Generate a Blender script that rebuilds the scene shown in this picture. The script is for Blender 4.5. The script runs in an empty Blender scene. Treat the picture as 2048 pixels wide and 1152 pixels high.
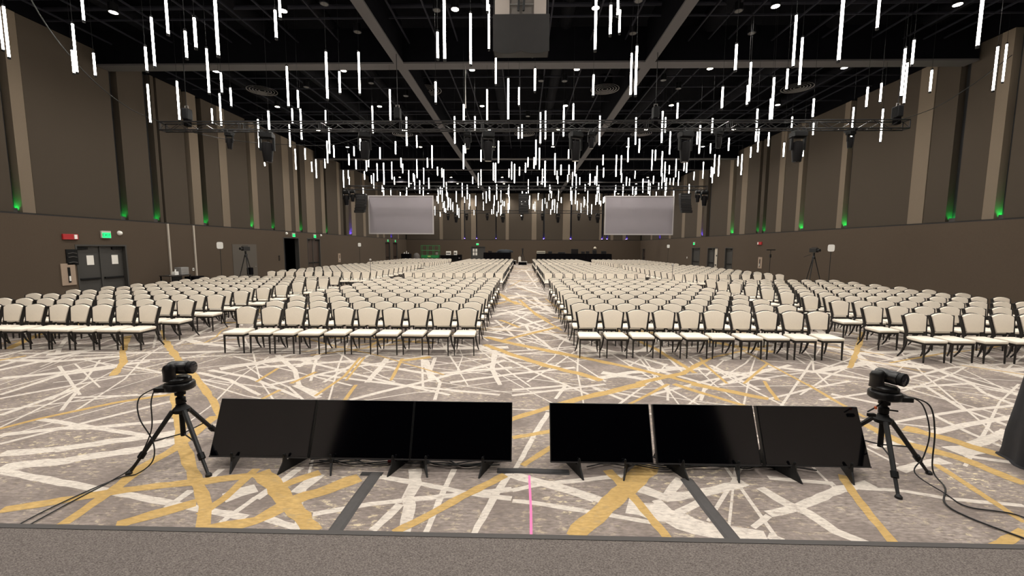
import bpy, bmesh, math, random
from mathutils import Matrix, Vector
R = math.radians
scene = bpy.context.scene
COL = scene.collection
random.seed(11)

# ------------------------------------------------------------------ camera, world, exposure
def add_camera():
    yaw, pitch, roll = R(1.35), R(5.65), R(0.25)
    fwd = Vector((-math.sin(yaw) * math.cos(pitch), math.cos(yaw) * math.cos(pitch), -math.sin(pitch)))
    right = Vector((math.cos(yaw), math.sin(yaw), 0))
    up = right.cross(fwd)
    r2 = right * math.cos(roll) + up * math.sin(roll)
    u2 = up * math.cos(roll) - right * math.sin(roll)
    cd = bpy.data.cameras.new('camera'); cd.sensor_width = 36.0; cd.lens = 820.0 / 2048.0 * 36.0
    cd.clip_start = 0.05; cd.clip_end = 300
    co = bpy.data.objects.new('camera', cd); COL.objects.link(co)
    m = Matrix((r2, u2, -fwd)).transposed().to_4x4(); m.translation = Vector((0, 0, 2.3))
    co.matrix_world = m
    scene.camera = co
    return r2, u2, fwd
CR, CU, CF = add_camera()
def to_px(p):
    v = Vector(p) - Vector((0, 0, 2.3)); d = v.dot(CF)
    if d < 0.1: return None
    return 1024 + 820 * v.dot(CR) / d, 576 - 820 * v.dot(CU) / d

w = bpy.data.worlds.new('world'); scene.world = w; w.use_nodes = True
w.node_tree.nodes['Background'].inputs[0].default_value = (0, 0, 0, 1)
w.node_tree.nodes['Background'].inputs[1].default_value = 0.0
vs = scene.view_settings
vs.view_transform = 'Standard'; vs.look = 'None'; vs.gamma = 1.0; vs.use_curve_mapping = False
vs.exposure = 0.24
scene.cycles.max_bounces = 6; scene.cycles.diffuse_bounces = 3; scene.cycles.glossy_bounces = 3
scene.cycles.use_denoising = True
TUBE_STRENGTH = 17.0
SPOT_POWER = 660.0
LIGHT_TINT = (1.0, 0.955, 0.89)

# ------------------------------------------------------------------ materials
def lin(c):
    return tuple(((v / 255.0) / 12.92 if v <= 10.3 else ((v / 255.0 + 0.055) / 1.055) ** 2.4) for v in c) + (1.0,)
MATS = {}
def mat(name, rgb, rough=0.6, metal=0.0, vary=0.0, scale=40.0, bump=0.0, emit=0.0, spec=0.5, stretch=None):
    if name in MATS: return MATS[name]
    m = bpy.data.materials.new(name); m.use_nodes = True
    nt = m.node_tree; b = nt.nodes['Principled BSDF']
    c = lin(rgb)
    b.inputs['Base Color'].default_value = c
    b.inputs['Roughness'].default_value = rough
    b.inputs['Metallic'].default_value = metal
    b.inputs['Specular IOR Level'].default_value = spec
    if emit:
        b.inputs['Emission Color'].default_value = c
        b.inputs['Emission Strength'].default_value = emit
    if vary or bump:
        tc = nt.nodes.new('ShaderNodeTexCoord'); n = nt.nodes.new('ShaderNodeTexNoise')
        n.inputs['Scale'].default_value = scale; n.inputs['Detail'].default_value = 4
        src = tc.outputs['Object']
        if stretch:
            mp = nt.nodes.new('ShaderNodeMapping'); mp.inputs['Scale'].default_value = stretch
            nt.links.new(src, mp.inputs[0]); src = mp.outputs[0]
        nt.links.new(src, n.inputs['Vector'])
        if vary:
            mr = nt.nodes.new('ShaderNodeMapRange')
            mr.inputs['From Min'].default_value = 0.25; mr.inputs['From Max'].default_value = 0.75
            mr.inputs['To Min'].default_value = 1 - vary; mr.inputs['To Max'].default_value = 1 + vary
            nt.links.new(n.outputs['Fac'], mr.inputs['Value'])
            mx = nt.nodes.new('ShaderNodeVectorMath'); mx.operation = 'SCALE'
            mx.inputs[0].default_value = c[:3]
            nt.links.new(mr.outputs[0], mx.inputs['Scale'])
            nt.links.new(mx.outputs[0], b.inputs['Base Color'])
        if bump:
            bp = nt.nodes.new('ShaderNodeBump'); bp.inputs['Strength'].default_value = bump
            bp.inputs['Distance'].default_value = 0.01
            nt.links.new(n.outputs['Fac'], bp.inputs['Height']); nt.links.new(bp.outputs[0], b.inputs['Normal'])
    MATS[name] = m
    return m

def carpet_mat(name, lo, hi, fleck, fleck_at, base_mix=0.0):
    """woven carpet colour: mottled yarn tones with broken flecks, fine pile relief"""
    m = bpy.data.materials.new(name); m.use_nodes = True
    nt = m.node_tree; b = nt.nodes['Principled BSDF']; N = nt.nodes.new; K = nt.links.new
    b.inputs['Roughness'].default_value = 0.95; b.inputs['Specular IOR Level'].default_value = 0.1
    tc = N('ShaderNodeTexCoord')
    def noise(sc, det, stretch=None, rough=0.6):
        n = N('ShaderNodeTexNoise'); n.inputs['Scale'].default_value = sc; n.inputs['Detail'].default_value = det
        n.inputs['Roughness'].default_value = rough
        src = tc.outputs['Object']
        if stretch:
            mp = N('ShaderNodeMapping'); mp.inputs['Scale'].default_value = stretch; K(src, mp.inputs[0]); src = mp.outputs[0]
        K(src, n.inputs['Vector']); return n.outputs['Fac']
    def ramp(sock, p0, p1):
        r = N('ShaderNodeMapRange'); r.inputs['From Min'].default_value = p0; r.inputs['From Max'].default_value = p1
        K(sock, r.inputs['Value']); return r.outputs[0]
    def mix(f, a, bb):
        x = N('ShaderNodeMix'); x.data_type = 'RGBA'
        if isinstance(f, float): x.inputs[0].default_value = f
        else: K(f, x.inputs[0])
        for i, v in ((6, a), (7, bb)):
            if isinstance(v, tuple): x.inputs[i].default_value = v
            else: K(v, x.inputs[i])
        return x.outputs[2]
    big = ramp(noise(1.6, 3), 0.35, 0.65)
    col = mix(big, lin(lo), lin(hi))
    grain = ramp(noise(14, 5, (1, 3.2, 1)), 0.3, 0.7)
    dark = tuple(v * 0.72 for v in lin(lo)[:3]) + (1,)
    col = mix(grain, dark, col)
    # broken flecks, gathered in patches
    patch = ramp(noise(0.8, 2), 0.40 - base_mix, 0.70 - base_mix)
    f = ramp(noise(10, 6, (1, 2.0, 1), 0.72), fleck_at, fleck_at + 0.09)
    mm = N('ShaderNodeMath'); mm.operation = 'MULTIPLY'; K(patch, mm.inputs[0]); K(f, mm.inputs[1])
    col = mix(mm.outputs[0], col, lin(fleck))
    K(col, b.inputs['Base Color'])
    bp = N('ShaderNodeBump'); bp.inputs['Strength'].default_value = 0.25; bp.inputs['Distance'].default_value = 0.004
    K(noise(260, 2), bp.inputs['Height']); K(bp.outputs[0], b.inputs['Normal'])
    return m

M_CARPET = carpet_mat('carpet_ground', (128, 117, 111), (168, 156, 148), (220, 203, 168), 0.54)
M_BANDW = carpet_mat('carpet_pale_band', (206, 196, 185), (220, 210, 198), (168, 157, 148), 0.53, 0.14)
M_BANDG = carpet_mat('carpet_gold_band', (188, 156, 100), (200, 168, 112), (164, 142, 106), 0.54, 0.12)
M_STAGE = None
M_WAINS = mat('wainscot_fabric', (80, 69, 58), 0.9, vary=0.06, scale=30, bump=0.1, spec=0.2)
M_PAN_D = mat('dark_wall_fabric', (71, 63, 54), 0.9, vary=0.04, scale=60, bump=0.1, spec=0.2)
M_PAN_L = mat('light_wall_fabric', (116, 104, 90), 0.9, vary=0.05, scale=60, bump=0.1, spec=0.2)
M_SLOT = mat('slot_dark', (50, 50, 51), 0.8, spec=0.1)
M_DARK = mat('dark_reveal', (30, 27, 25), 0.8)
M_CEIL = mat('ceiling_black', (10, 10, 13), 0.95, vary=0.2, scale=3, spec=0.03)
M_BAR = mat('ceiling_bar', (34, 34, 40), 0.8, spec=0.1)
M_BEAM_LIT = mat('beam_lit_underside', (80, 77, 77), 0.85, spec=0.1)  # paler tone carries the light falling on the beam undersides
M_BLACK = mat('black_metal', (12, 12, 13), 0.5, spec=0.2)
M_CHAIRB = mat('chair_black', (26, 23, 22), 0.45)
M_CREAM = mat('cream_upholstery', (226, 215, 199), 0.85, vary=0.035, scale=55, bump=0.08, spec=0.25)
M_SEAT = mat('cream_seat', (234, 225, 210), 0.8, vary=0.03, scale=55, bump=0.06, spec=0.25)
M_STEEL = mat('truss_black', (30, 29, 30), 0.35, 0.4)
M_RUBBER = mat('black_rubber', (14, 14, 15), 0.6)
M_CLOTH = mat('black_cloth', (15, 14, 16), 0.95, vary=0.3, scale=8, spec=0.05)
M_GLASS = mat('screen_glass', (2, 2, 4), 0.08, spec=0.95)
M_TVBACK = mat('monitor_shell', (10, 10, 11), 0.4)
M_WHITE = mat('white_plastic', (240, 238, 232), 0.5)
M_PAPER = mat('paper', (232, 228, 220), 0.8)
M_TUBE = mat('tube_light', (255, 250, 240), 0.4, emit=TUBE_STRENGTH)
M_LENS = mat('downlight_lens', (255, 243, 220), 0.4, emit=14.0)
M_GREEN = mat('green_led', (5, 205, 80), 0.4, emit=120.0)
M_BLUE = mat('violet_led', (80, 60, 235), 0.4, emit=200.0)
M_EXIT = mat('exit_green', (20, 205, 110), 0.4, emit=1.6)
M_DOOR = mat('door_paint', (58, 56, 53), 0.55, vary=0.03, scale=5)
M_GREY = mat('grey_tape', (68, 65, 64), 0.8, vary=0.08, scale=25)
M_ALU = mat('aluminium', (170, 166, 162), 0.35, 0.8)

# ------------------------------------------------------------------ mesh helpers
class MB:
    def __init__(s): s.v = []; s.f = []; s.m = []
    def add(s, vs, fs, mi=0):
        o = len(s.v); s.v += [tuple(p) for p in vs]; s.f += [tuple(i + o for i in f) for f in fs]; s.m += [mi] * len(fs); return s
    def box(s, x0, x1, y0, y1, z0, z1, mi=0):
        return s.add([(x0, y0, z0), (x1, y0, z0), (x1, y1, z0), (x0, y1, z0), (x0, y0, z1), (x1, y0, z1), (x1, y1, z1), (x0, y1, z1)],
                     [(0, 3, 2, 1), (4, 5, 6, 7), (0, 1, 5, 4), (1, 2, 6, 5), (2, 3, 7, 6), (3, 0, 4, 7)], mi)
    def tube(s, pts, r, n=8, mi=0, caps=True):
        pts = [Vector(p) for p in pts]; rs = r if isinstance(r, (list, tuple)) else [r] * len(pts)
        vs = []; fs = []; prev = None
        for i, p in enumerate(pts):
            t = (pts[min(i + 1, len(pts) - 1)] - pts[max(i - 1, 0)]).normalized()
            if prev is None:
                a = Vector((0, 0, 1)) if abs(t.z) < 0.9 else Vector((1, 0, 0))
                u = t.cross(a).normalized()
            else:
                u = (prev - t * prev.dot(t)).normalized()
            prev = u; v = t.cross(u)
            for k in range(n):
                an = 2 * math.pi * (k + 0.5) / n
                vs.append(p + (u * math.cos(an) + v * math.sin(an)) * rs[i])
        for i in range(len(pts) - 1):
            for k in range(n):
                k2 = (k + 1) % n
                fs.append((i * n + k, i * n + k2, (i + 1) * n + k2, (i + 1) * n + k))
        if caps:
            fs.append(tuple(range(n - 1, -1, -1))); fs.append(tuple(range((len(pts) - 1) * n, len(pts) * n)))
        return s.add(vs, fs, mi)
    def lathe(s, prof, n=20, mi=0, c=(0, 0, 0), axis='z'):
        vs = []; fs = []
        for (r, h) in prof:
            for k in range(n):
                a = 2 * math.pi * k / n
                p = (r * math.cos(a), r * math.sin(a), h)
                if axis == 'x': p = (p[2], p[0], p[1])
                if axis == 'y': p = (p[1], p[2], p[0])
                vs.append((p[0] + c[0], p[1] + c[1], p[2] + c[2]))
        for i in range(len(prof) - 1):
            for k in range(n):
                k2 = (k + 1) % n
                fs.append((i * n + k, i * n + k2, (i + 1) * n + k2, (i + 1) * n + k))
        fs.append(tuple(range(n - 1, -1, -1))); fs.append(tuple(range((len(prof) - 1) * n, len(prof) * n)))
        return s.add(vs, fs, mi)
    def prism(s, poly, a0, a1, axis='x', mi=0):
        """poly in the two other axes (x: (y,z), y: (x,z), z: (x,y)), extruded a0..a1"""
        def P(u, v, a): return (a, u, v) if axis == 'x' else ((u, a, v) if axis == 'y' else (u, v, a))
        n = len(poly)
        vs = [P(u, v, a0) for u, v in poly] + [P(u, v, a1) for u, v in poly]
        fs = [tuple(range(n - 1, -1, -1)), tuple(range(n, 2 * n))] + [(i, (i + 1) % n, n + (i + 1) % n, n + i) for i in range(n)]
        return s.add(vs, fs, mi)
    def mesh(s, name, mats, bevel=0.0, seg=2, smooth=False):
        me = bpy.data.meshes.new(name); me.from_pydata(s.v, [], s.f)
        for m in (mats if isinstance(mats, (list, tuple)) else [mats]): me.materials.append(m)
        if any(s.m): me.polygons.foreach_set('material_index', s.m)
        bm = bmesh.new(); bm.from_mesh(me)
        bmesh.ops.recalc_face_normals(bm, faces=bm.faces)
        if bevel:
            bmesh.ops.bevel(bm, geom=list(bm.edges), offset=bevel, segments=seg, profile=0.6, affect='EDGES', clamp_overlap=True)
        bm.to_mesh(me); bm.free()
        if smooth:
            me.polygons.foreach_set('use_smooth', [True] * len(me.polygons))
            try: me.set_sharp_from_angle(angle=R(40))
            except Exception: pass
        me.update()
        return me
    def build(s, name, mats, parent=None, loc=(0, 0, 0), rot=(0, 0, 0), bevel=0.0, seg=2, smooth=False):
        return link(name, s.mesh(name, mats, bevel, seg, smooth), parent, loc, rot)

def link(name, me, parent=None, loc=(0, 0, 0), rot=(0, 0, 0)):
    o = bpy.data.objects.new(name, me); COL.objects.link(o)
    o.location = loc; o.rotation_euler = rot
    if parent: o.parent = parent
    return o
def tag(o, label, cat, group=None, kind=None):
    o['label'] = label; o['category'] = cat
    if group: o['group'] = group
    if kind: o['kind'] = kind
    return o
def thing(name, label, cat, loc=(0, 0, 0), rz=0.0, group=None):
    o = bpy.data.objects.new(name, None); COL.objects.link(o)
    o.empty_display_size = 0.1; o.location = loc; o.rotation_euler = (0, 0, rz)
    return tag(o, label, cat, group)
def struct(o): o['kind'] = 'structure'; return o
def copy_tree(o, parent=None):
    c = o.copy(); COL.objects.link(c)
    if parent: c.parent = parent
    for ch in o.children: copy_tree(ch, c)
    return c
ORD = ['first', 'second', 'third', 'fourth', 'fifth', 'sixth', 'seventh', 'eighth', 'ninth', 'tenth', 'eleventh', 'twelfth',
       'thirteenth', 'fourteenth', 'fifteenth', 'sixteenth', 'seventeenth', 'eighteenth', 'nineteenth']
TENS = ['twentieth', 'thirtieth', 'fortieth', 'fiftieth', 'sixtieth', 'seventieth', 'eightieth', 'ninetieth', 'hundredth']
TENC = ['twenty', 'thirty', 'forty', 'fifty', 'sixty', 'seventy', 'eighty', 'ninety', 'hundred']
def ordinal(i):
    """0-based -> word"""
    n = i + 1
    if n < 20: return ORD[n - 1]
    t, u = divmod(n, 10)
    if n >= 100:
        return 'hundredth' if n == 100 else 'hundred-and-' + ordinal(n - 101)
    return TENS[t - 2] if u == 0 else TENC[t - 2] + '-' + ORD[u - 1]

# ------------------------------------------------------------------ tables measured from the photograph (metres)
XL, XR, YB, YF = -16.7, 16.95, 59.3, -6.5          # hall: side walls, far wall, wall behind the stage
WZ, TOPZ = 3.34, 9.95                               # height of the lower wall, of the fabric panels

PANELS_LEFT = [(12.89, 13.35, 'd'),(13.35, 13.56, 'g'),(13.56, 13.96, 'l'),(13.96, 17.0, 'd'),(17.0, 17.31, 'g'),(17.31, 18.54, 'd'),(18.54, 18.88, 'g'),(18.88, 19.07, 'd'),(19.07, 19.18, 's'),(19.18, 20.6, 'd'),(20.6, 20.86, 's'),(20.86, 21.46, 'l'),(21.46, 21.81, 'g'),(21.81, 22.89, 'd'),(22.89, 23.49, 'l'),(23.49, 25.25, 'd'),(25.25, 25.54, 'g'),(25.54, 26.09, 'l'),(26.09, 27.41, 'd'),(27.41, 27.75, 'g'),(27.75, 28.94, 'd'),(28.94, 29.77, 'l'),(29.77, 30.31, 'd'),(30.31, 30.86, 'l'),(30.86, 31.29, 'g'),(31.29, 31.96, 'd'),(31.96, 33.3, 'l'),(33.3, 34.4, 'd'),(34.4, 35.02, 'l'),(35.02, 35.38, 'g'),(35.38, 37.44, 'd'),(37.44, 37.96, 'l'),(37.96, 38.61, 'd'),(38.61, 39.17, 's'),(39.17, 39.86, 'd'),(39.86, 40.45, 'b'),(40.45, 41.44, 'l'),(41.44, 43.43, 'd'),(43.43, 44.14, 'l'),(44.14, 47.37, 'd'),(47.37, 48.04, 'l'),(48.04, 49.61, 'd'),(49.61, 50.16, 'l'),(50.16, 52.48, 'd'),(52.48, 53.1, 'b'),(53.1, 55.48, 'd'),(55.48, 55.93, 'l'),(55.93, 59.3, 'd')]
PANELS_RIGHT = [(14.42, 15.14, 'd'),(15.14, 15.39, 'g'),(15.39, 15.81, 'l'),(15.81, 16.77, 'd'),(16.77, 17.12, 'g'),(17.12, 18.06, 'd'),(18.06, 18.77, 'l'),(18.77, 22.17, 'd'),(22.17, 22.51, 'g'),(22.51, 22.9, 'l'),(22.9, 25.55, 'd'),(25.55, 25.91, 'g'),(25.91, 26.29, 'l'),(26.29, 27.64, 'd'),(27.64, 28.23, 'l'),(28.23, 29.43, 'd'),(29.43, 29.8, 'g'),(29.8, 30.23, 'd'),(30.23, 30.55, 'g'),(30.55, 32.05, 'd'),(32.05, 32.85, 'l'),(32.85, 33.77, 'd'),(33.77, 34.25, 'g'),(34.25, 34.83, 'l'),(34.83, 38.06, 'd'),(38.06, 38.78, 's'),(38.78, 39.42, 'd'),(39.42, 39.75, 'b'),(39.75, 40.77, 'l'),(40.77, 43.76, 'd'),(43.76, 44.57, 'l'),(44.57, 47.7, 'd'),(47.7, 48.35, 'l'),(48.35, 51.3, 'd'),(51.3, 51.86, 'b'),(51.86, 54.44, 'd'),(54.44, 55.07, 'l'),(55.07, 59.3, 'd')]
PANELS_BACK = [(-16.7, -11.9, 'd'),(-11.9, -11.39, 'l'),(-11.39, -8.78, 'd'),(-8.78, -8.35, 'l'),(-8.35, -8.2, 'b'),(-8.2, -7.34, 'd'),(-7.34, -6.61, 'l'),(-6.61, -6.47, 'b'),(-6.47, -3.8, 'd'),(-3.8, -3.66, 'b'),(-3.66, -2.36, 'd'),(-2.36, -1.86, 'l'),(-1.86, 1.37, 'd'),(1.37, 2.09, 'l'),(2.09, 3.02, 'd'),(3.02, 3.24, 'b'),(3.24, 5.81, 'd'),(5.81, 6.88, 'l'),(6.88, 7.1, 'b'),(7.1, 11.02, 'd'),(11.02, 11.37, 'l'),(11.37, 11.59, 'b'),(11.59, 12.09, 'd'),(12.09, 12.3, 'b'),(12.3, 12.65, 'd'),(12.65, 13.08, 'l'),(13.08, 14.36, 'd'),(14.36, 14.86, 'l'),(14.86, 15.07, 'b'),(15.07, 16.95, 'd')]
BANDS = [
 ('g', [(-8.66,9.59,0.21),(-6.91,7.93,0.181),(-5.58,6.75,0.159),(-4.63,5.85,0.129),(-4.09,5.28,0.112)]),
 ('g', [(-6.67,7.45,0.283),(-5.96,6.74,0.251),(-5.15,5.84,0.218),(-3.99,4.53,0.17),(-3.25,3.81,0.145),(-2.8,3.39,0.131),(-2.59,3.07,0.133)]),
 ('g', [(-10.06,10.09,0.208),(-8.67,8.53,0.166),(-7.9,7.78,0.16),(-7.25,6.94,0.178)]),
 ('g', [(-3.79,3.1,0.094),(-3.86,3.62,0.103),(-3.95,3.98,0.122),(-3.94,4.41,0.126),(-4.16,5.28,0.136)]),
 ('g', [(-3.34,3.1,0.131),(-3.17,3.23,0.135),(-2.92,3.42,0.142)]),
 ('g', [(-2.75,3.25,0.089),(-2.71,3.48,0.088),(-2.73,3.74,0.086),(-2.74,3.99,0.091)]),
 ('g', [(-4.53,3.26,0.113),(-4.09,3.43,0.119),(-3.78,3.57,0.119),(-3.32,3.7,0.118),(-3.06,3.76,0.121),(-2.73,3.86,0.124)]),
 ('g', [(-6.55,4.8,0.112),(-6.42,5.11,0.123),(-5.96,5.71,0.136),(-5.4,6.08,0.141)]),
 ('g', [(-2.66,3.93,0.158),(-2.23,3.57,0.145),(-2.0,3.37,0.136),(-1.66,3.07,0.123)]),
 ('g', [(-2.55,3.06,0.13),(-2.23,3.19,0.141),(-2.05,3.47,0.154),(-1.61,3.86,0.172)]),
 ('g', [(-2.3,3.67,0.099),(-2.26,3.75,0.109),(-2.05,3.94,0.115)]),
 ('g', [(-1.02,3.08,0.079),(-0.75,3.34,0.084),(-0.55,3.57,0.09),(-0.15,3.95,0.099)]),
 ('g', [(0.43,3.07,0.16),(0.56,3.25,0.174),(0.76,3.46,0.186),(1.01,3.75,0.199),(1.22,3.99,0.207),(1.38,4.2,0.212)]),
 ('g', [(0.91,4.08,0.104),(1.02,3.72,0.094),(1.12,3.33,0.082),(1.18,3.06,0.075)]),
 ('g', [(0.02,4.14,0.075),(0.32,4.51,0.084),(0.82,5.02,0.095)]),
 ('g', [(-0.21,5.25,0.164),(-0.12,5.32,0.164),(0.4,5.72,0.175),(0.88,6.09,0.197),(2.08,6.83,0.224)]),
 ('g', [(-0.1,4.77,0.087),(0.35,4.96,0.088),(0.92,5.25,0.092)]),
 ('g', [(1.52,5.83,0.082),(1.76,6.06,0.081),(2.51,6.84,0.09)]),
 ('g', [(2.59,6.84,0.168),(3.13,6.11,0.151),(3.33,5.84,0.145)]),
 ('g', [(2.91,6.86,0.25),(3.8,6.19,0.226)]),
 ('g', [(4.24,7.06,0.085),(4.11,6.72,0.086),(3.91,6.14,0.082)]),
 ('g', [(4.88,6.93,0.101),(4.77,6.08,0.09),(4.72,5.54,0.085)]),
 ('g', [(4.52,5.32,0.154),(4.55,4.81,0.158),(4.7,4.62,0.173),(4.87,4.46,0.159),(4.97,3.95,0.13)]),
 ('g', [(4.97,5.23,0.209),(5.19,4.92,0.194),(5.47,4.38,0.171)]),
 ('g', [(4.46,4.31,0.08),(4.37,3.83,0.069),(4.27,3.36,0.059)]),
 ('g', [(3.29,4.06,0.074),(3.23,3.96,0.084),(3.05,3.46,0.079),(2.93,3.06,0.073)]),
 ('g', [(3.62,3.03,0.07),(4.15,3.26,0.075)]),
 ('g', [(-0.52,9.88,0.174),(-0.24,10.28,0.197),(1.08,11.8,0.23)]),
 ('g', [(-0.91,10.37,0.275),(-0.22,9.68,0.272),(1.21,8.52,0.247),(2.19,7.73,0.218),(2.98,6.88,0.187)]),
 ('g', [(-0.87,9.55,0.257),(-0.2,8.66,0.24),(0.48,7.86,0.237),(1.06,7.37,0.231),(1.41,6.99,0.209)]),
 ('g', [(3.8,8.35,0.152),(2.97,7.44,0.169),(2.0,6.85,0.189)]),
 ('g', [(3.78,8.58,0.071),(3.66,8.12,0.085),(3.52,6.9,0.079)]),
 ('g', [(4.96,8.18,0.08),(3.81,6.91,0.068)]),
 ('g', [(0.53,13.8,0.13),(1.13,11.3,0.107)]),
 ('g', [(-3.28,8.34,0.079),(-3.02,6.82,0.065)]),
 ('g', [(-2.46,8.25,0.093),(-2.25,6.85,0.077)]),
 ('g', [(-2.41,8.1,0.225),(-1.9,8.39,0.233)]),
 ('g', [(-3.88,6.63,0.098),(-3.78,7.28,0.108)]),
 ('g', [(-4.51,6.69,0.079),(-4.61,7.47,0.088)]),
 ('g', [(9.51,11.47,0.173),(7.94,9.67,0.147),(6.87,8.47,0.13),(6.37,7.92,0.124)]),
 ('g', [(-3.18,6.07,0.083),(-3.15,7.07,0.08),(-3.36,8.3,0.079)]),
 ('g', [(-4.06,5.24,0.081),(-3.92,5.88,0.087),(-3.88,6.32,0.089)]),
 ('g', [(-2.65,5.92,0.083),(-2.76,6.6,0.092)]),
 ('g', [(-0.07,17.9,0.195),(0.54,13.7,0.15)]),
 ('g', [(-0.68,12.87,0.164),(-0.04,11.67,0.149)]),
 ('g', [(-8.61,9.54,0.075),(-9.9,10.87,0.086)]),
 ('w', [(-7.07,5.2,0.121),(-7.18,6.31,0.146)]),
 ('w', [(-6.43,5.39,0.064),(-7.18,6.31,0.074)]),
 ('w', [(-6.8,5.88,0.093),(-5.53,6.07,0.096)]),
 ('w', [(-6.34,4.64,0.107),(-5.75,4.86,0.105),(-5.46,4.87,0.103),(-4.57,5.14,0.112)]),
 ('w', [(-6.05,4.42,0.099),(-5.71,4.98,0.11),(-5.19,5.81,0.127)]),
 ('w', [(-6.42,5.11,0.087),(-4.59,4.69,0.08)]),
 ('w', [(-5.76,4.2,0.137),(-5.35,4.3,0.15),(-4.55,4.63,0.165),(-4.26,4.78,0.174)]),
 ('w', [(-5.41,3.93,0.161),(-5.01,4.04,0.175),(-4.29,4.36,0.199),(-4.09,4.57,0.217)]),
 ('w', [(-5.34,3.87,0.092),(-4.35,3.66,0.087),(-3.58,3.5,0.082),(-3.19,3.41,0.08),(-2.33,3.23,0.076)]),
 ('w', [(-3.12,3.34,0.07),(-3.11,3.6,0.075)]),
 ('w', [(-3.08,3.79,0.067),(-3.1,3.97,0.071)]),
 ('w', [(-2.71,3.48,0.171),(-2.53,3.66,0.18)]),
 ('w', [(-2.5,3.16,0.055),(-2.43,3.51,0.061)]),
 ('w', [(-2.42,3.49,0.094),(-2.36,3.7,0.099)]),
 ('w', [(-2.35,3.75,0.08),(-2.3,4.03,0.085)]),
 ('w', [(-2.11,3.59,0.118),(-2.04,3.91,0.127)]),
 ('w', [(-1.79,3.29,0.067),(-1.35,3.44,0.069),(-1.1,3.5,0.069),(-0.08,3.71,0.073)]),
 ('w', [(-2.17,3.23,0.068),(-1.8,3.1,0.065)]),
 ('w', [(-1.49,3.9,0.073),(-0.95,3.77,0.07),(-0.53,3.64,0.068),(-0.08,3.56,0.067)]),
 ('w', [(-1.1,4.04,0.132),(-1.03,3.77,0.129),(-1.04,3.55,0.124),(-0.99,3.43,0.114),(-0.93,3.07,0.105)]),
 ('w', [(-1.2,3.1,0.076),(-1.08,3.45,0.084)]),
 ('w', [(-0.76,3.09,0.048),(-0.74,3.51,0.055),(-0.69,4.05,0.063)]),
 ('w', [(-0.37,3.09,0.057),(-0.25,3.55,0.066),(-0.09,4.04,0.076)]),
 ('w', [(-0.08,3.96,0.12),(0.37,3.75,0.114),(0.75,3.56,0.107)]),
 ('w', [(-0.08,3.69,0.062),(0.21,3.81,0.066),(0.72,3.91,0.068),(1.07,3.98,0.069)]),
 ('w', [(-0.07,3.53,0.059),(0.15,3.5,0.058),(0.63,3.39,0.056),(1.1,3.27,0.054)]),
 ('w', [(-0.06,4.05,0.051),(0.0,4.24,0.053),(0.16,4.84,0.061),(0.39,5.56,0.071)]),
 ('w', [(0.31,3.81,0.113),(0.69,3.58,0.106)]),
 ('w', [(1.11,3.78,0.139),(1.35,3.62,0.13),(1.65,3.69,0.108),(2.22,3.89,0.11)]),
 ('w', [(1.38,3.66,0.089),(1.6,3.94,0.096)]),
 ('w', [(0.96,3.49,0.228),(1.27,3.36,0.221),(1.45,3.22,0.206),(1.97,3.1,0.192)]),
 ('w', [(1.33,3.28,0.08),(1.29,3.45,0.087),(1.24,3.58,0.093)]),
 ('w', [(1.68,3.59,0.074),(1.38,3.41,0.07)]),
 ('w', [(1.93,3.23,0.049),(2.15,3.39,0.051)]),
 ('w', [(-0.14,6.2,0.103),(0.73,6.53,0.108),(1.43,6.8,0.112)]),
 ('w', [(-0.14,6.45,0.114),(0.75,6.7,0.118)]),
 ('w', [(0.53,6.08,0.071),(0.75,6.7,0.078)]),
 ('w', [(1.2,6.62,0.112),(1.58,6.05,0.103)]),
 ('w', [(1.37,6.48,0.092),(1.87,6.19,0.088)]),
 ('w', [(2.5,6.84,0.056),(2.23,6.08,0.05)]),
 ('w', [(3.11,6.79,0.077),(2.73,6.09,0.069)]),
 ('w', [(2.5,3.99,0.07),(2.63,3.97,0.07),(3.09,3.9,0.068)]),
 ('w', [(2.16,3.41,0.093),(2.48,3.51,0.085),(3.07,3.81,0.096),(3.45,3.91,0.116)]),
 ('w', [(2.32,3.81,0.113),(2.35,3.73,0.114),(2.42,3.56,0.115),(2.52,3.44,0.108),(2.58,3.21,0.101),(2.72,3.06,0.1)]),
 ('w', [(2.0,3.14,0.087),(2.08,3.07,0.085)]),
 ('w', [(3.21,3.84,0.054),(3.65,3.8,0.058),(3.99,3.68,0.057),(4.55,3.6,0.052)]),
 ('w', [(4.94,6.45,0.145),(5.42,5.99,0.134)]),
 ('w', [(6.87,7.0,0.092),(6.4,5.89,0.094),(6.4,5.34,0.115),(6.4,5.16,0.11)]),
 ('w', [(7.74,7.03,0.072),(7.47,6.61,0.097),(7.36,6.18,0.131),(7.37,5.98,0.149)]),
 ('w', [(4.8,5.33,0.076),(5.71,5.64,0.081),(6.32,5.83,0.094),(7.32,6.06,0.103)]),
 ('w', [(5.09,5.05,0.12),(5.92,5.37,0.139),(6.73,5.6,0.155),(7.03,5.7,0.154)]),
 ('w', [(5.75,5.64,0.091),(5.65,5.11,0.091),(5.65,4.68,0.091),(5.64,4.52,0.084)]),
 ('w', [(5.27,4.75,0.127),(5.72,4.93,0.12),(6.22,5.18,0.115)]),
 ('w', [(4.09,4.67,0.089),(4.71,4.86,0.092)]),
 ('w', [(3.96,4.17,0.101),(4.42,4.34,0.114),(4.65,4.39,0.135)]),
 ('w', [(4.94,4.6,0.192),(5.25,4.66,0.194)]),
 ('w', [(4.96,4.51,0.075),(5.43,4.34,0.072)]),
 ('w', [(3.8,6.19,0.069),(4.76,6.68,0.077),(5.76,7.12,0.084)]),
 ('w', [(4.57,6.18,0.077),(6.44,6.81,0.092),(7.88,7.09,0.106)]),
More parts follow.
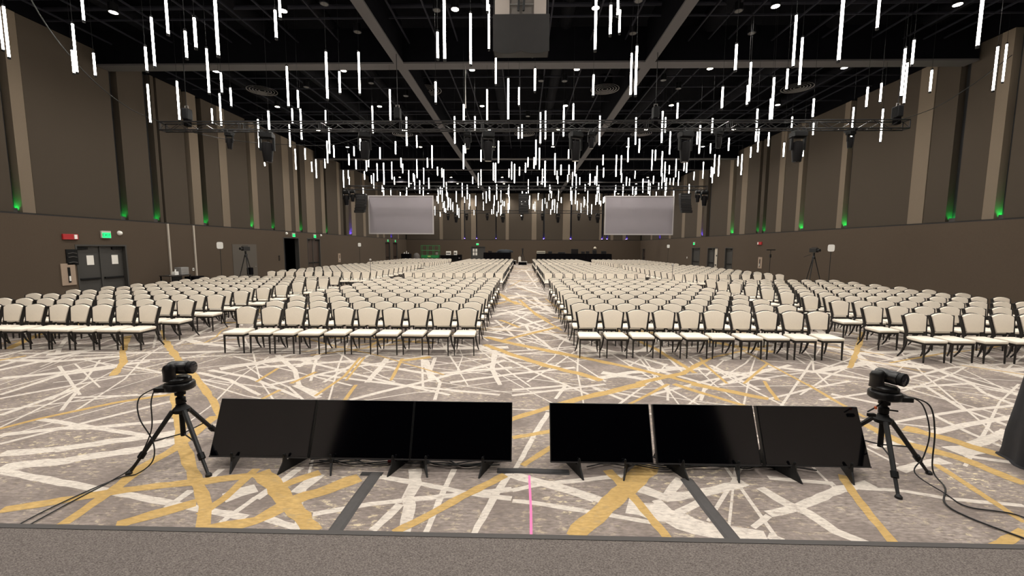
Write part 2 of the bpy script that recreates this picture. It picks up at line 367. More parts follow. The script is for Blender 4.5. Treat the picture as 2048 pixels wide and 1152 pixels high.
 ('w', [(-5.66,7.39,0.31),(-5.32,7.74,0.327),(-4.91,8.04,0.337),(-4.17,8.22,0.331)]),
 ('w', [(-10.49,7.82,0.205),(-9.22,7.8,0.248),(-8.3,8.22,0.304)]),
 ('w', [(-9.03,6.71,0.238),(-8.21,7.17,0.261),(-7.45,7.87,0.289)]),
 ('w', [(-7.04,5.77,0.068),(-7.49,6.68,0.055),(-8.51,7.9,0.049)]),
 ('w', [(-8.86,7.47,0.072),(-6.82,5.99,0.058)]),
 ('w', [(-8.7,7.61,0.042),(-6.86,6.33,0.035)]),
 ('w', [(-8.03,5.94,0.119),(-8.22,6.93,0.19),(-7.7,7.41,0.225)]),
 ('w', [(-5.91,7.17,0.124),(-5.03,6.77,0.097),(-4.06,6.08,0.073)]),
 ('w', [(-5.8,7.32,0.141),(-4.77,6.92,0.111),(-3.38,6.0,0.083)]),
 ('w', [(-2.61,6.73,0.132),(-2.7,7.6,0.146),(-2.79,8.32,0.155)]),
 ('w', [(-5.18,8.42,0.148),(-4.23,7.38,0.112),(-3.62,6.44,0.1),(-3.08,6.01,0.132)]),
 ('w', [(-3.77,6.56,0.16),(-3.13,6.12,0.15)]),
 ('w', [(-1.8,8.36,0.099),(-1.68,7.33,0.081),(-1.38,6.78,0.077),(-1.3,5.97,0.07)]),
 ('w', [(-0.59,9.04,0.159),(-0.54,7.53,0.132),(-0.35,6.69,0.129)]),
 ('w', [(-1.97,8.16,0.188),(-1.54,6.9,0.16)]),
 ('w', [(-5.05,7.51,0.185),(-3.46,8.03,0.174),(-1.66,7.24,0.143),(-0.17,7.7,0.159)]),
 ('w', [(-4.18,6.55,0.141),(-3.27,7.58,0.17),(-1.93,8.47,0.193)]),
 ('w', [(-4.5,8.06,0.111),(-2.45,6.87,0.097),(-1.11,6.19,0.09)]),
 ('w', [(-2.58,5.93,0.125),(-1.58,6.9,0.143),(-0.33,8.22,0.167)]),
 ('w', [(-3.62,7.11,0.117),(-2.02,6.62,0.111),(-0.33,6.22,0.105)]),
 ('w', [(-1.21,6.78,0.127),(-0.17,7.29,0.139),(1.04,7.75,0.149)]),
 ('w', [(-0.98,9.5,0.117),(0.17,7.55,0.097),(1.08,6.27,0.085)]),
 ('w', [(1.21,7.0,0.176),(2.02,7.47,0.211),(3.47,7.84,0.234)]),
 ('w', [(1.5,7.45,0.212),(2.26,7.04,0.201)]),
 ('w', [(2.14,8.32,0.15),(2.67,7.49,0.138),(3.2,6.82,0.129)]),
 ('w', [(2.03,6.3,0.095),(3.32,7.08,0.114),(5.03,7.9,0.133)]),
 ('w', [(2.79,7.82,0.208),(3.52,7.75,0.218),(4.38,7.12,0.197)]),
 ('w', [(3.37,6.82,0.106),(4.45,7.56,0.122),(5.34,8.08,0.138)]),
 ('w', [(3.74,8.02,0.133),(3.9,6.6,0.11)]),
 ('w', [(4.86,8.0,0.205),(5.58,7.6,0.195),(6.29,7.14,0.184)]),
 ('w', [(4.41,6.39,0.045),(5.66,7.45,0.058),(7.16,8.52,0.073)]),
 ('w', [(5.39,7.6,0.166),(7.1,8.33,0.258),(7.99,8.02,0.354)]),
 ('w', [(7.68,8.54,0.114),(9.38,9.45,0.157),(11.1,10.01,0.2)]),
 ('w', [(6.69,7.21,0.074),(8.39,8.03,0.108),(10.3,8.46,0.139)]),
 ('w', [(8.06,8.19,0.134),(7.8,7.11,0.148),(8.0,6.52,0.172)]),
 ('w', [(8.74,8.58,0.267),(8.98,8.05,0.258),(9.35,7.65,0.248)]),
 ('w', [(7.86,9.39,0.173),(7.69,8.01,0.148)]),
 ('w', [(-0.84,12.87,0.119),(0.2,9.07,0.085)]),
 ('w', [(0.34,42.1,0.253),(0.92,23.64,0.143)]),
 ('w', [(-0.34,20.91,0.202),(0.87,15.05,0.146)]),
 ('w', [(-0.78,10.94,0.224),(0.75,12.94,0.264)]),
 ('w', [(-0.61,14.98,0.171),(0.92,11.02,0.126)]),
 ('w', [(-0.95,17.85,0.566),(0.17,19.83,0.626)]),
 ('w', [(-0.77,26.91,0.362),(1.02,19.88,0.268)]),
]
# tube pendants: x, y, height of the middle, length
PENDANTS = [
 (-12.98,10.57,7.63,1.2),(-15.23,12.28,8.60,1.2),(-11.08,10.69,8.55,1.2),(-11.80,11.08,7.47,1.2),(-12.59,11.74,7.42,0.6),(-12.26,12.01,7.46,0.6),
 (-10.11,11.31,7.29,0.6),(-9.65,11.04,7.59,1.2),(-8.36,10.00,7.87,1.2),(-8.04,10.11,7.08,0.6),(-7.05,9.14,6.86,0.6),(-6.09,8.47,6.70,1.2),
 (-9.00,12.05,7.28,1.2),(-9.69,13.53,7.53,0.6),(-10.13,14.57,7.45,0.6),(-11.77,16.29,7.59,1.2),(-13.32,17.91,7.86,0.6),(-12.27,13.70,6.95,1.2),
 (-11.17,13.56,6.99,1.2),(-5.72,9.89,7.41,0.6),(-6.02,10.62,8.54,1.2),(-7.46,13.39,7.35,1.2),(-8.02,15.03,7.53,0.6),(-9.55,17.39,7.68,0.6),
 (-9.02,17.05,7.25,1.2),(-12.27,22.00,8.13,1.2),(-8.53,14.06,6.51,0.6),(-11.47,18.12,7.17,1.2),(-13.84,22.25,7.20,1.2),(-13.63,24.95,7.51,1.2),
 (-12.18,23.32,7.46,0.6),(-12.94,25.50,7.17,0.6),(-13.69,27.55,7.44,1.2),(-9.61,20.49,8.60,0.6),(-9.56,20.67,7.50,1.2),(-10.94,23.37,7.58,1.2),
 (-13.49,28.40,7.95,0.6),(-9.69,21.43,7.17,0.6),(-12.89,29.89,7.16,1.2),(-14.13,33.86,7.66,0.6),(-5.30,11.46,6.90,1.2),(-5.47,12.65,7.18,0.6),
 (-5.02,13.03,7.60,1.2),(-6.91,19.38,8.13,1.2),(-5.17,16.48,7.78,1.2),(-4.96,17.98,7.21,1.2),(-5.45,21.64,7.71,0.6),(-6.27,20.69,7.17,0.6),
 (-2.66,12.97,7.00,0.6),(-2.08,10.45,7.18,0.6),(-1.63,8.91,6.79,1.2),(-1.32,10.81,7.49,1.2),(-0.99,12.45,8.60,1.2),(-0.87,10.54,8.60,1.2),
 (-0.95,14.99,8.60,1.2),(-0.45,13.14,6.85,1.2),(-1.39,16.57,7.80,1.2),(-2.16,15.52,7.19,0.6),(-3.12,19.38,7.65,1.2),(-2.12,18.76,7.76,0.6),
 (-3.09,21.99,6.99,1.2),(-3.66,26.96,8.60,0.6),(-2.22,22.51,7.18,0.6),(-1.35,23.60,7.62,1.2),(-4.95,22.94,7.22,1.2),(-6.15,27.08,7.73,0.6),
 (-7.71,19.89,7.16,0.6),(-10.94,27.11,8.47,0.6),(-9.71,23.32,7.16,0.6),(-10.77,26.95,7.61,0.6),(-9.86,26.31,7.67,1.2),(-7.58,20.53,6.52,0.6),
 (-7.64,22.41,7.29,0.6),(-10.18,29.18,7.51,1.2),(-7.91,23.75,6.45,1.2),(-9.16,29.23,7.62,1.2),(-7.86,27.04,7.73,0.6),(-8.17,28.46,7.63,0.6),
 (-7.00,27.71,7.47,1.2),(-7.56,31.95,7.72,1.2),(-6.13,30.16,7.75,0.6),(-5.50,29.21,7.10,1.2),(-8.34,31.91,7.60,0.6),(-5.45,24.27,6.00,0.6),
 (-12.10,31.85,7.74,0.6),(-11.55,31.80,7.43,0.6),(-12.13,33.90,7.65,1.2),(-10.44,33.94,7.68,0.6),(-9.65,39.11,7.92,1.2),(-3.27,33.07,7.81,1.2),
 (-2.03,29.39,7.58,1.2),(-1.69,26.36,6.97,1.2),(-0.76,29.43,7.65,1.2),(-0.51,27.08,7.05,1.2),(-0.21,30.30,7.78,0.6),(0.20,27.17,7.43,0.6),
 (0.36,27.24,7.79,0.6),(0.65,23.53,7.00,0.6),(0.66,20.81,6.97,1.2),(0.97,24.13,7.36,1.2),(1.07,19.82,5.76,1.2),(1.59,33.19,7.88,1.2),
 (1.86,24.09,7.05,1.2),(2.50,30.31,7.50,0.6),(2.37,25.83,7.05,0.6),(3.01,27.21,7.31,0.6),(3.12,28.62,8.60,0.6),(3.23,25.90,7.30,1.2),
 (1.50,20.96,7.66,0.6),(0.71,16.98,7.06,1.2),(0.99,18.49,7.60,1.2),(1.64,17.05,7.35,1.2),(1.85,15.62,7.23,0.6),(3.29,18.19,7.29,1.2),
 (4.96,26.02,7.68,0.6),(5.24,27.22,7.13,0.6),(5.36,24.15,6.97,1.2),(6.23,26.65,7.49,1.2),(5.43,21.81,7.31,1.2),(5.19,19.57,7.64,1.2),
 (5.34,19.44,6.95,0.6),(4.69,26.48,6.81,1.2),(3.60,22.40,5.91,0.6),(5.56,32.19,7.43,0.6),(9.21,34.51,8.26,0.6),(7.50,30.34,7.08,0.6),
 (-0.23,23.41,8.60,0.6),(-0.03,18.74,7.41,0.6),(-0.14,15.24,7.67,0.6),(0.34,12.22,7.05,0.6),(2.15,13.13,7.24,0.6),(0.27,12.71,8.22,0.6),
 (1.61,9.72,7.32,1.2),(1.91,9.57,7.27,0.6),(2.32,10.77,8.60,1.2),(3.27,13.07,7.53,1.2),(2.93,11.20,6.87,1.2),(5.26,10.78,7.00,0.6),
 (7.29,13.94,7.62,1.2),(7.38,14.22,7.32,0.6),(5.93,12.84,6.76,0.6),(5.49,16.83,7.04,1.2),(5.90,17.69,7.37,0.6),(6.21,17.24,7.79,0.6),
 (7.75,22.40,7.82,1.2),(7.78,25.45,7.55,1.2),(7.80,24.91,7.72,0.6),(7.00,21.27,6.51,1.2),(8.74,25.96,6.95,1.2),(10.48,28.92,7.74,1.2),
 (12.41,32.56,8.51,0.6),(9.61,24.81,7.01,0.6),(13.15,32.44,7.81,0.6),(13.67,37.00,8.37,1.2),(14.03,40.11,8.60,0.6),(13.22,36.94,8.10,0.6),
 (8.64,21.14,7.72,0.6),(7.82,18.86,7.08,1.2),(8.11,18.34,7.52,0.6),(11.92,27.05,8.60,0.6),(10.19,21.12,7.42,0.6),(12.43,27.51,7.73,1.2),
 (11.59,26.03,6.96,0.6),(15.54,34.65,8.23,1.2),(11.49,24.87,7.10,1.2),(13.96,27.58,7.92,0.6),(13.14,25.52,7.30,1.2),(13.40,25.07,7.92,0.6),
 (8.93,16.41,6.98,1.2),(12.15,22.08,7.86,1.2),(7.52,13.02,6.79,1.2),(7.52,13.11,6.51,0.6),(11.27,19.64,7.28,0.6),(11.51,18.86,6.63,0.6),
 (13.89,21.21,7.45,1.2),(10.05,14.98,7.15,0.6),(13.86,20.55,8.01,0.6),(13.56,21.71,8.60,0.6),(13.88,18.20,7.61,1.2),(11.02,13.94,7.14,0.6),
 (12.09,14.73,7.56,0.6),(13.71,16.53,7.00,1.2),(10.16,11.72,7.00,1.2),(10.25,11.59,7.45,0.6),(11.99,13.71,7.48,1.2),(12.17,13.08,7.30,0.6),
 (13.65,12.75,7.50,1.2),(16.16,14.83,8.53,1.2),(8.89,8.67,6.87,1.2),(6.80,11.00,7.48,1.2),(7.44,11.71,7.29,1.2),(8.28,13.64,7.59,0.6),
 (6.11,8.49,6.54,1.2),(8.26,10.33,8.04,1.2),(2.69,12.21,8.60,0.6),
]


# ------------------------------------------------------------------ floor with its woven bands
def ribbon(mb, pts, mi, z, wob=0.16, seg=0.22):
    """pts: (x, y, width); a band with uneven woven edges"""
    dense = []
    for (x0, y0, w0), (x1, y1, w1) in zip(pts, pts[1:]):
        n = max(1, int(math.hypot(x1 - x0, y1 - y0) / seg))
        for k in range(n):
            t = k / n; dense.append((x0 + (x1 - x0) * t, y0 + (y1 - y0) * t, w0 + (w1 - w0) * t))
    dense.append(pts[-1])
    vs = []; fs = []
    for i, (x, y, wd) in enumerate(dense):
        a = dense[max(0, i - 1)]; b = dense[min(len(dense) - 1, i + 1)]
        dx, dy = b[0] - a[0], b[1] - a[1]; l = math.hypot(dx, dy) or 1
        nx, ny = -dy / l, dx / l
        h1 = wd / 2 * (1 + random.uniform(-wob, wob)); h2 = wd / 2 * (1 + random.uniform(-wob, wob))
        vs += [(x + nx * h1, y + ny * h1, z), (x - nx * h2, y - ny * h2, z)]
    for i in range(len(dense) - 1):
        fs.append((2 * i, 2 * i + 1, 2 * i + 3, 2 * i + 2))
    mb.add(vs, fs, mi)

def build_floor():
    mb = MB(); mb.add([(XL, YF, 0), (XR, YF, 0), (XR, YB, 0), (XL, YB, 0)], [(0, 1, 2, 3)], 0)
    zi = 0
    def z(c):
        nonlocal zi
        zi += 1
        return (0.0006 if c == 'w' else 0.0016) + 0.0000012 * (zi % 700)
    for c, pts in BANDS:
        near = max(p[1] for p in pts) < 5.6
        k = ((1.0 if near else .7) if c == 'g' else (1.0 if near else .72))
        wide = max(p[2] for p in pts)
        ribbon(mb, [(x, y, wd * k) for x, y, wd in pts], 1 if c == 'w' else 2, z(c), 0.26 if wide > 0.15 else 0.16, .09 if near else .2)
    rr = random.Random(4)
    n = 0
    while n < 2600:
        x = rr.uniform(XL, XR); y = rr.uniform(2.0, YB - 0.5)
        mid = abs(x) < 8.6 and y < 8.4
        if mid and not (y > 5.6 and rr.random() < 0.8): continue
        n += 1
        a = rr.choice([rr.gauss(0.35, 0.3), rr.gauss(-0.4, 0.3), rr.gauss(1.2, 0.25), rr.gauss(2.0, 0.25)])
        L = rr.uniform(1.0, 3.2); wd = rr.choice([0.035, 0.045, 0.055, 0.07, 0.10, 0.17])
        c = 'g' if rr.random() < 0.16 and not mid else 'w'
        if mid: wd = rr.choice([.024, .03, .034, .042]); L *= 1.3
        pts = []
        for k in range(4):
            t = (k / 3 - 0.5) * 2 * L; q = rr.uniform(-0.09, 0.09)
            px = x + math.cos(a) * t - math.sin(a) * q; py = y + math.sin(a) * t + math.cos(a) * q
            pts.append((min(max(px, XL + .05), XR - .05), min(max(py, 0.5), YB - .05), wd * rr.uniform(0.75, 1.3)))
        ribbon(mb, pts, 1 if c == 'w' else 2, z(c), 0.2, 0.4)
    me = bpy.data.meshes.new('floor'); me.from_pydata(mb.v, [], mb.f)
    for m in (M_CARPET, M_BANDW, M_BANDG): me.materials.append(m)
    me.polygons.foreach_set('material_index', mb.m); me.update()
    bm = bmesh.new(); bm.from_mesh(me)
    for f in bm.faces:
        f.normal_update()
        if f.normal.z < 0: f.normal_flip()
    bm.to_mesh(me); bm.free()
    o = struct(link('floor', me)); o['label'] = 'taupe carpet woven with crossing cream and gold streaks'
build_floor()

# ------------------------------------------------------------------ walls
DOORS_L = [(15.0, 17.0, 2.34), (28.5, 30.5, 2.95), (31.7, 33.75, 2.95), (50.0, 51.8, 2.9), (53.0, 54.9, 2.9)]
DOORS_R = [(33.5, 34.75, 2.36), (36.0, 38.0, 2.36), (39.6, 41.45, 2.36), (57.0, 58.2, 2.2)]
def outline(a0, a1, top, doors):
    p = [(a0, 0)]
    for d0, d1, h in doors: p += [(d0, 0), (d0, h), (d1, h), (d1, 0)]
    return p + [(a1, 0), (a1, top), (a0, top)]
def side_wall(side, X, doors, panels):
    s = -1 if X < 0 else 1                       # outward direction
    wname = 'wall_left' if s < 0 else 'wall_right'
    mb = MB().prism(outline(YF, YB, WZ, doors), X, X + s * 0.3, 'x')
    root = struct(mb.build(wname, M_WAINS))
    root['label'] = 'dark brown lower wall with tall fabric panels above, on the %s' % wname[5:]
    MB().box(min(X + s * .36, X + s * .5), max(X + s * .36, X + s * .5), YF, YB, WZ - .2, 11.4).build('upper_backing', M_SLOT, root)
    MB().box(min(X + s * .02, X + s * .36), max(X + s * .02, X + s * .36), YF, YB, WZ, WZ + .05).build('shadow_gap', M_DARK, root)  # dark strip along the shadow gap, its shade put into the colour
    MB().box(min(X + s * .10, X + s * .36), max(X + s * .10, X + s * .36), YF, YB, TOPZ + .02, 11.4).build('top_band', M_CEIL, root)
    lo = panels[0][0]; pre = []
    y = lo
    for wd, k in ((2.6, 'd'), (.4, 'l'), (3.2, 'd'), (.3, 's'), (2.4, 'd'), (.5, 'l'), (3.0, 'd'), (.4, 'l'), (9, 'd')):
        y0 = max(YF, y - wd); pre.append((y0, y, k)); y = y0
        if y <= YF: break
    for y0, y1, k in list(reversed(pre)) + panels:
        if k in 'dl':
            g = 0.012
            xa, xb = X + s * (.10 if k == 'd' else .08), X + s * .36
            MB().box(min(xa, xb), max(xa, xb), y0 + g, y1 - g, WZ + .06, TOPZ).build('panel', M_PAN_D if k == 'd' else M_PAN_L, root)
        elif k in 'gb':
            xa, xb = X + s * .22, X + s * .355
            f = MB().box(min(xa, xb), max(xa, xb), y0 + .02, y1 - .02, WZ + .06, WZ + .14).build('uplight', M_BLACK, root)
            MB().box(min(xa, xa - s * .012), max(xa, xa - s * .012), y0 + .02, y1 - .02, WZ + .06, WZ + .20).build('front_lip', M_GREY, f)
            MB().box(min(xa + s * .03, xb - s * .02), max(xa + s * .03, xb - s * .02), y0 + .05, y1 - .05, WZ + .142, WZ + .15).build('led_lens', M_GREEN if k == 'g' else M_BLUE, f)
    return root
WALL_L = side_wall('left', XL, DOORS_L, PANELS_LEFT)
WALL_R = side_wall('right', XR, DOORS_R, PANELS_RIGHT)
def back_wall():
    root = struct(MB().prism([(XL - .3, 0), (-7.35, 0), (-7.35, 2.42), (-5.3, 2.42), (-5.3, 0), (XR + .3, 0), (XR + .3, WZ), (XL - .3, WZ)], YB, YB + .3, 'y').build('wall_back', M_WAINS))
    root['label'] = 'far dark brown wall with striped fabric panels above'
    MB().box(XL - .5, XR + .5, YB + .36, YB + .5, WZ - .2, 11.4).build('upper_backing', M_SLOT, root)
    MB().box(XL, XR, YB + .02, YB + .36, WZ, WZ + .05).build('shadow_gap', M_DARK, root)  # shade of the gap over the lower wall, as a dark strip
    MB().box(XL, XR, YB + .1, YB + .36, TOPZ + .02, 11.4).build('top_band', M_CEIL, root)
    for x0, x1, k in PANELS_BACK:
        if k in 'dl':
            MB().box(x0 + .012, x1 - .012, YB + (.10 if k == 'd' else .08), YB + .36, WZ + .06, TOPZ).build('panel', M_PAN_D if k == 'd' else M_PAN_L, root)
        else:
            f = MB().box(x0 + .01, x1 - .01, YB + .2, YB + .355, WZ + .06, WZ + .2).build('uplight', M_BLACK, root)
            MB().box(x0 + .03, x1 - .03, YB + .23, YB + .34, WZ + .202, WZ + .21).build('led_lens', M_BLUE, f)
back_wall()
wf = struct(MB().box(XL - .5, XR + .5, YF - .3, YF, 0, 11.4).build('wall_front', mat('front_wall_fabric', (205, 194, 190), .9))); wf['label'] = 'pale wall behind the stage'
MB().box(-6.8, 7.4, YF, YF + .1, 0, 11.2).build('black_backdrop', M_CLOTH, wf)

# ------------------------------------------------------------------ ceiling: deck, beams, hanging grid, ducts
def build_ceiling():
    root = struct(MB().box(XL - .5, XR + .5, YF - .3, YB + .5, 11.4, 11.6).build('ceiling', M_CEIL))
    root['label'] = 'open black ceiling with steel beams and a hanging grid'
    def part(name, m, *b):
        return MB().box(*b).build(name, m, root)
    for y0, wd, z0 in ((-.6, .55, 9.3), (16.4, .55, 9.3), (33.42, .45, 9.3), (38.1, .25, 9.3), (45.2, .25, 9.3), (50.4, .5, 9.3)):
        part('cross_beam', M_BEAM_LIT, XL, XR, y0, y0 + wd, z0, z0 + .06)  # underside coloured paler than the web, as if lit from below
        part('beam_web', M_CEIL, XL, XR, y0 + .02, y0 + wd - .02, z0 + .06, 10.6)
    ys = [-.05, 16.4, 16.95, 33.42, 33.87, 50.4, 50.9, 59.2]
    for x in (-4.95, 4.62):
        for a, b in ((-6, -.6), (-.05, 16.4), (16.95, 33.42), (33.87, 50.4), (50.9, 59.2)):
            part('long_beam', M_BEAM_LIT, x, x + .36, a, b, 9.3, 9.36)
            part('beam_web', M_CEIL, x + .03, x + .33, a, b, 9.36, 10.8)
    bl = MB().box(-.025, .025, YF, YB, 0, .05).mesh('grid_bar', M_BAR)
    x = XL + .7
    rr = random.Random(9)
    while x < XR - .3:
        link('grid_bar', bl, root, (x, 0, 10.02 + rr.uniform(0, .1))); x += rr.choice([.75, 1.1, 1.3, 1.6])
    bc = MB().box(XL, XR, -.025, .025, 0, .05).mesh('grid_bar', M_BAR)
    y = 1.0
    while y < YB - .5:
        link('grid_bar', bc, root, (0, y, 10.08 + rr.uniform(0, .1))); y += rr.choice([1.1, 1.5, 1.9])
    for x, r in ((-14.5, .3), (-10.2, .38), (-7.4, .22), (-1.2, .3), (1.6, .25), (7.0, .38), (11.5, .3), (15, .26)):
        MB().tube([(x, YF, 10.75), (x, YB, 10.75)], r, 12).build('duct', mat('duct_paint', (19, 19, 22), .9, spec=.05), root, smooth=True)
    for y in (8.4, 14.8, 19.5, 25.6, 31, 41.5):
        MB().tube([(XL, y, 10.5), (XR, y, 10.5)], .07, 8).build('pipe', M_BAR, root, smooth=True)
build_ceiling()

# ------------------------------------------------------------------ stage in the foreground
def build_stage():
    global M_STAGE
    M_STAGE = mat('stage_carpet', (106, 99, 95), 1.0, vary=0.62, scale=120, bump=0.35, spec=0.05, stretch=(1, 1.9, 1))
    t = thing('stage', 'low stage covered with speckled grey carpet in the foreground', 'stage', (0, 0, 0))
    MB().box(-9, 9, -5.5, 2.10, 0, .695).build('platform', M_CLOTH, t)
    MB().box(-9, 9, -5.5, 2.115, .695, .703).build('carpet', M_STAGE, t)
    MB().box(-9, 9, 2.10, 2.14, .02, .70).build('fascia', mat('fascia_cloth', (44, 41, 40), .9, vary=.1, scale=20), t)
    MB().box(-9, 9, 2.112, 2.146, .694, .706).build('edge_strip', mat('edge_vinyl', (64, 60, 58), .7), t)
build_stage()

# ------------------------------------------------------------------ text as mesh
def text_mesh(body, size, name='lettering'):
    cu = bpy.data.curves.new(name, 'FONT'); cu.body = body; cu.size = size; cu.extrude = 0.002
    cu.align_x = 'CENTER'; cu.align_y = 'CENTER'; cu.resolution_u = 2
    ob = bpy.data.objects.new(name, cu); COL.objects.link(ob)
    dg = bpy.context.evaluated_depsgraph_get()
    me = bpy.data.meshes.new_from_object(ob.evaluated_get(dg))
    bpy.data.objects.remove(ob); bpy.data.curves.remove(cu)
    return me
EXIT_ME = text_mesh('EXIT', .17); EXIT_ME.materials.clear(); EXIT_ME.materials.append(mat('exit_letters', (4, 70, 40), .6))

# ------------------------------------------------------------------ chairs
def tilt_y(z): return .20 + (z - .46) * .19
def pad_outline(d=0.0, zb=.565):
    pts = [(-.172 - d, zb - d), (.172 + d, zb - d), (.20 + d, .74), (.222 + d, .885)]
    for k in range(1, 8):
        a = k / 8.0
        x = (.222 + d) * (1 - 2 * a); pts.append((x, .885 + (.062 + d) * math.sin(math.pi * a) ** .75))
    pts += [(-.222 - d, .885), (-.20 - d, .74)]
    return pts
def chair_meshes(fine=True):
    out = []
    # seat cushion, wider at the front, crowned
    s = MB(); z0, z1 = .405, .475
    f, b = .232, .212
    if fine:
        s.add([(-f, -.235, z0), (f, -.235, z0), (b, .20, z0), (-b, .20, z0), (-f, -.235, z1 - .012), (f, -.235, z1 - .012), (b, .20, z1), (-b, .20, z1)],
              [(0, 3, 2, 1), (4, 5, 6, 7), (0, 1, 5, 4), (1, 2, 6, 5), (2, 3, 7, 6), (3, 0, 4, 7)])
        out.append(('seat', s.mesh('seat', M_SEAT, bevel=.024, seg=3, smooth=True)))
    else:
        s.add([(-f, -.235, z0), (f, -.235, z0), (b, .20, z0), (-b, .20, z0), (-f + .015, -.215, z1), (f - .015, -.215, z1), (b, .20, z1), (-b, .20, z1)],
              [(0, 3, 2, 1), (4, 5, 6, 7), (0, 1, 5, 4), (1, 2, 6, 5), (2, 3, 7, 6), (3, 0, 4, 7)])
        out.append(('seat', s, 1))
    def slab(outline, y0, y1):
        n = len(outline); m = MB()
        vs = [(x, tilt_y(z) + y0, z) for x, z in outline] + [(x, tilt_y(z) + y1, z) for x, z in outline]
        m.add(vs, [tuple(range(n - 1, -1, -1)), tuple(range(n, 2 * n))] + [(i, (i + 1) % n, n + (i + 1) % n, n + i) for i in range(n)])
        return m
    p = slab(pad_outline(0), -.042, .012)
    sh = slab(pad_outline(.012), .012, .030)
    for q in (-1, 1):                                  # side posts of the back
        w_ = .013
        vs = []
        for x, z in ((.196, .40), (.199, .565), (.224, .74), (.246, .90)):
            y = tilt_y(z)
            xx = q * x
            vs += [(xx - w_, y - .028, z), (xx + w_, y - .028, z), (xx + w_, y + .03, z), (xx - w_, y + .03, z)]
        fs = []
        for i in range(3):
            for k in range(4): fs.append((4 * i + k, 4 * i + (k + 1) % 4, 4 * i + 4 + (k + 1) % 4, 4 * i + 4 + k))
        fs += [(3, 2, 1, 0), (12, 13, 14, 15)]
        sh.add(vs, fs)
    if fine:
        out.append(('backrest', p.mesh('backrest', M_CREAM, bevel=.014, seg=2, smooth=True)))
        out.append(('back_frame', sh.mesh('back_frame', M_CHAIRB)))
    else: out += [('b', p, 0), ('f', sh, 2)]
    a = MB().box(-.215, .215, -.222, .205, .366, .406)
    if fine: out.append(('seat_frame', a.mesh('seat_frame', M_CHAIRB)))
    else: out.append(('a', a, 2))
    for q in (-1, 1):
        l = MB().tube([(q * .205, -.205, .40), (q * .208, -.215, 0)], [.022, .014], 4)
        r = MB().tube([(q * .196, .19, .44), (q * .202, .205, .28), (q * .222, .25, .12), (q * .25, .315, 0)] if fine else
                      [(q * .196, .19, .42), (q * .208, .22, .2), (q * .25, .315, 0)], [.024, .022, .018, .013] if fine else [.024, .02, .014], 4)
        if fine: out += [('leg', l.mesh('leg', M_CHAIRB)), ('leg', r.mesh('leg', M_CHAIRB))]
        else: out += [('l', l, 2), ('l', r, 2)]
    return out
def chair_spots():
    blocks = [('left wall', -14.1 + .235, -8.35 - .235, 11, 8.67, 'side', -1), ('left centre', -6.42 + .235, -.98 - .235, 10, 8.53, 'centre', -1),
              ('right centre', 1.21 + .235, 6.66 - .235, 10, 8.47, 'centre', 1), ('right wall', 8.13 + .235, 13.95 - .235, 10, 8.35, 'side', 1)]
    rr = random.Random(21); out = []
    rows = [8.5 + 1.05 * k for k in range(10)] + [21.75 + 1.05 * k for k in range(12)] + [36.5 + 1.05 * k for k in range(12)]
    for bn, x0, x1, n, yf, aisle, s in blocks:
        for ri, ry in enumerate(rows):
            y = ry + (yf - 8.5) + .21
            for k in range(n):
                x = x0 + (x1 - x0) * k / (n - 1)
                seat = (n - 1 - k) if s < 0 else k
                out.append((x + rr.uniform(-.012, .012), y + rr.uniform(-.02, .02), rr.gauss(0, .018), bn, ri, seat, aisle))
    return out
def build_chairs():
    spots = chair_spots()
    def shown(p):
        q = to_px((p[0], p[1], .5)); return q and -70 < q[0] < 2118
    vis = sorted([p for p in spots if shown(p)], key=lambda p: p[0] ** 2 + p[1] ** 2)
    near, far = vis[:300], vis[300:]
    parts = chair_meshes(True)
    for x, y, rz, bn, ri, seat, aisle in near:
        t = thing('banquet_chair', 'cream chair in row %s of the %s block, %s from the %s aisle' % (
            ['one', 'two', 'three', 'four', 'five', 'six', 'seven', 'eight', 'nine', 'ten', 'eleven', 'twelve'][ri], bn, ordinal(seat), aisle),
            'chair', (x, y, 0), rz, 'cream banquet chairs in rows')
        for nm, me in parts: link(nm, me, t)
    mb = MB(); cp = chair_meshes(False)
    for x, y, rz, *_ in far:
        c, s = math.cos(rz), math.sin(rz)
        for _, m, mi in cp:
            mb.add([(x + c * vx - s * vy, y + s * vx + c * vy, vz) for vx, vy, vz in m.v], m.f, mi)
    me = bpy.data.meshes.new('distant_chair_rows'); me.from_pydata(mb.v, [], mb.f)
    for m in (M_CREAM, M_SEAT, M_CHAIRB): me.materials.append(m)
    me.polygons.foreach_set('material_index', mb.m); me.update()
    bm = bmesh.new(); bm.from_mesh(me); bmesh.ops.recalc_face_normals(bm, faces=bm.faces); bm.to_mesh(me); bm.free()
    tag(link('distant_chair_rows', me), 'distant rows of cream chairs filling the middle and back of the hall', 'chairs', kind='stuff')
build_chairs()

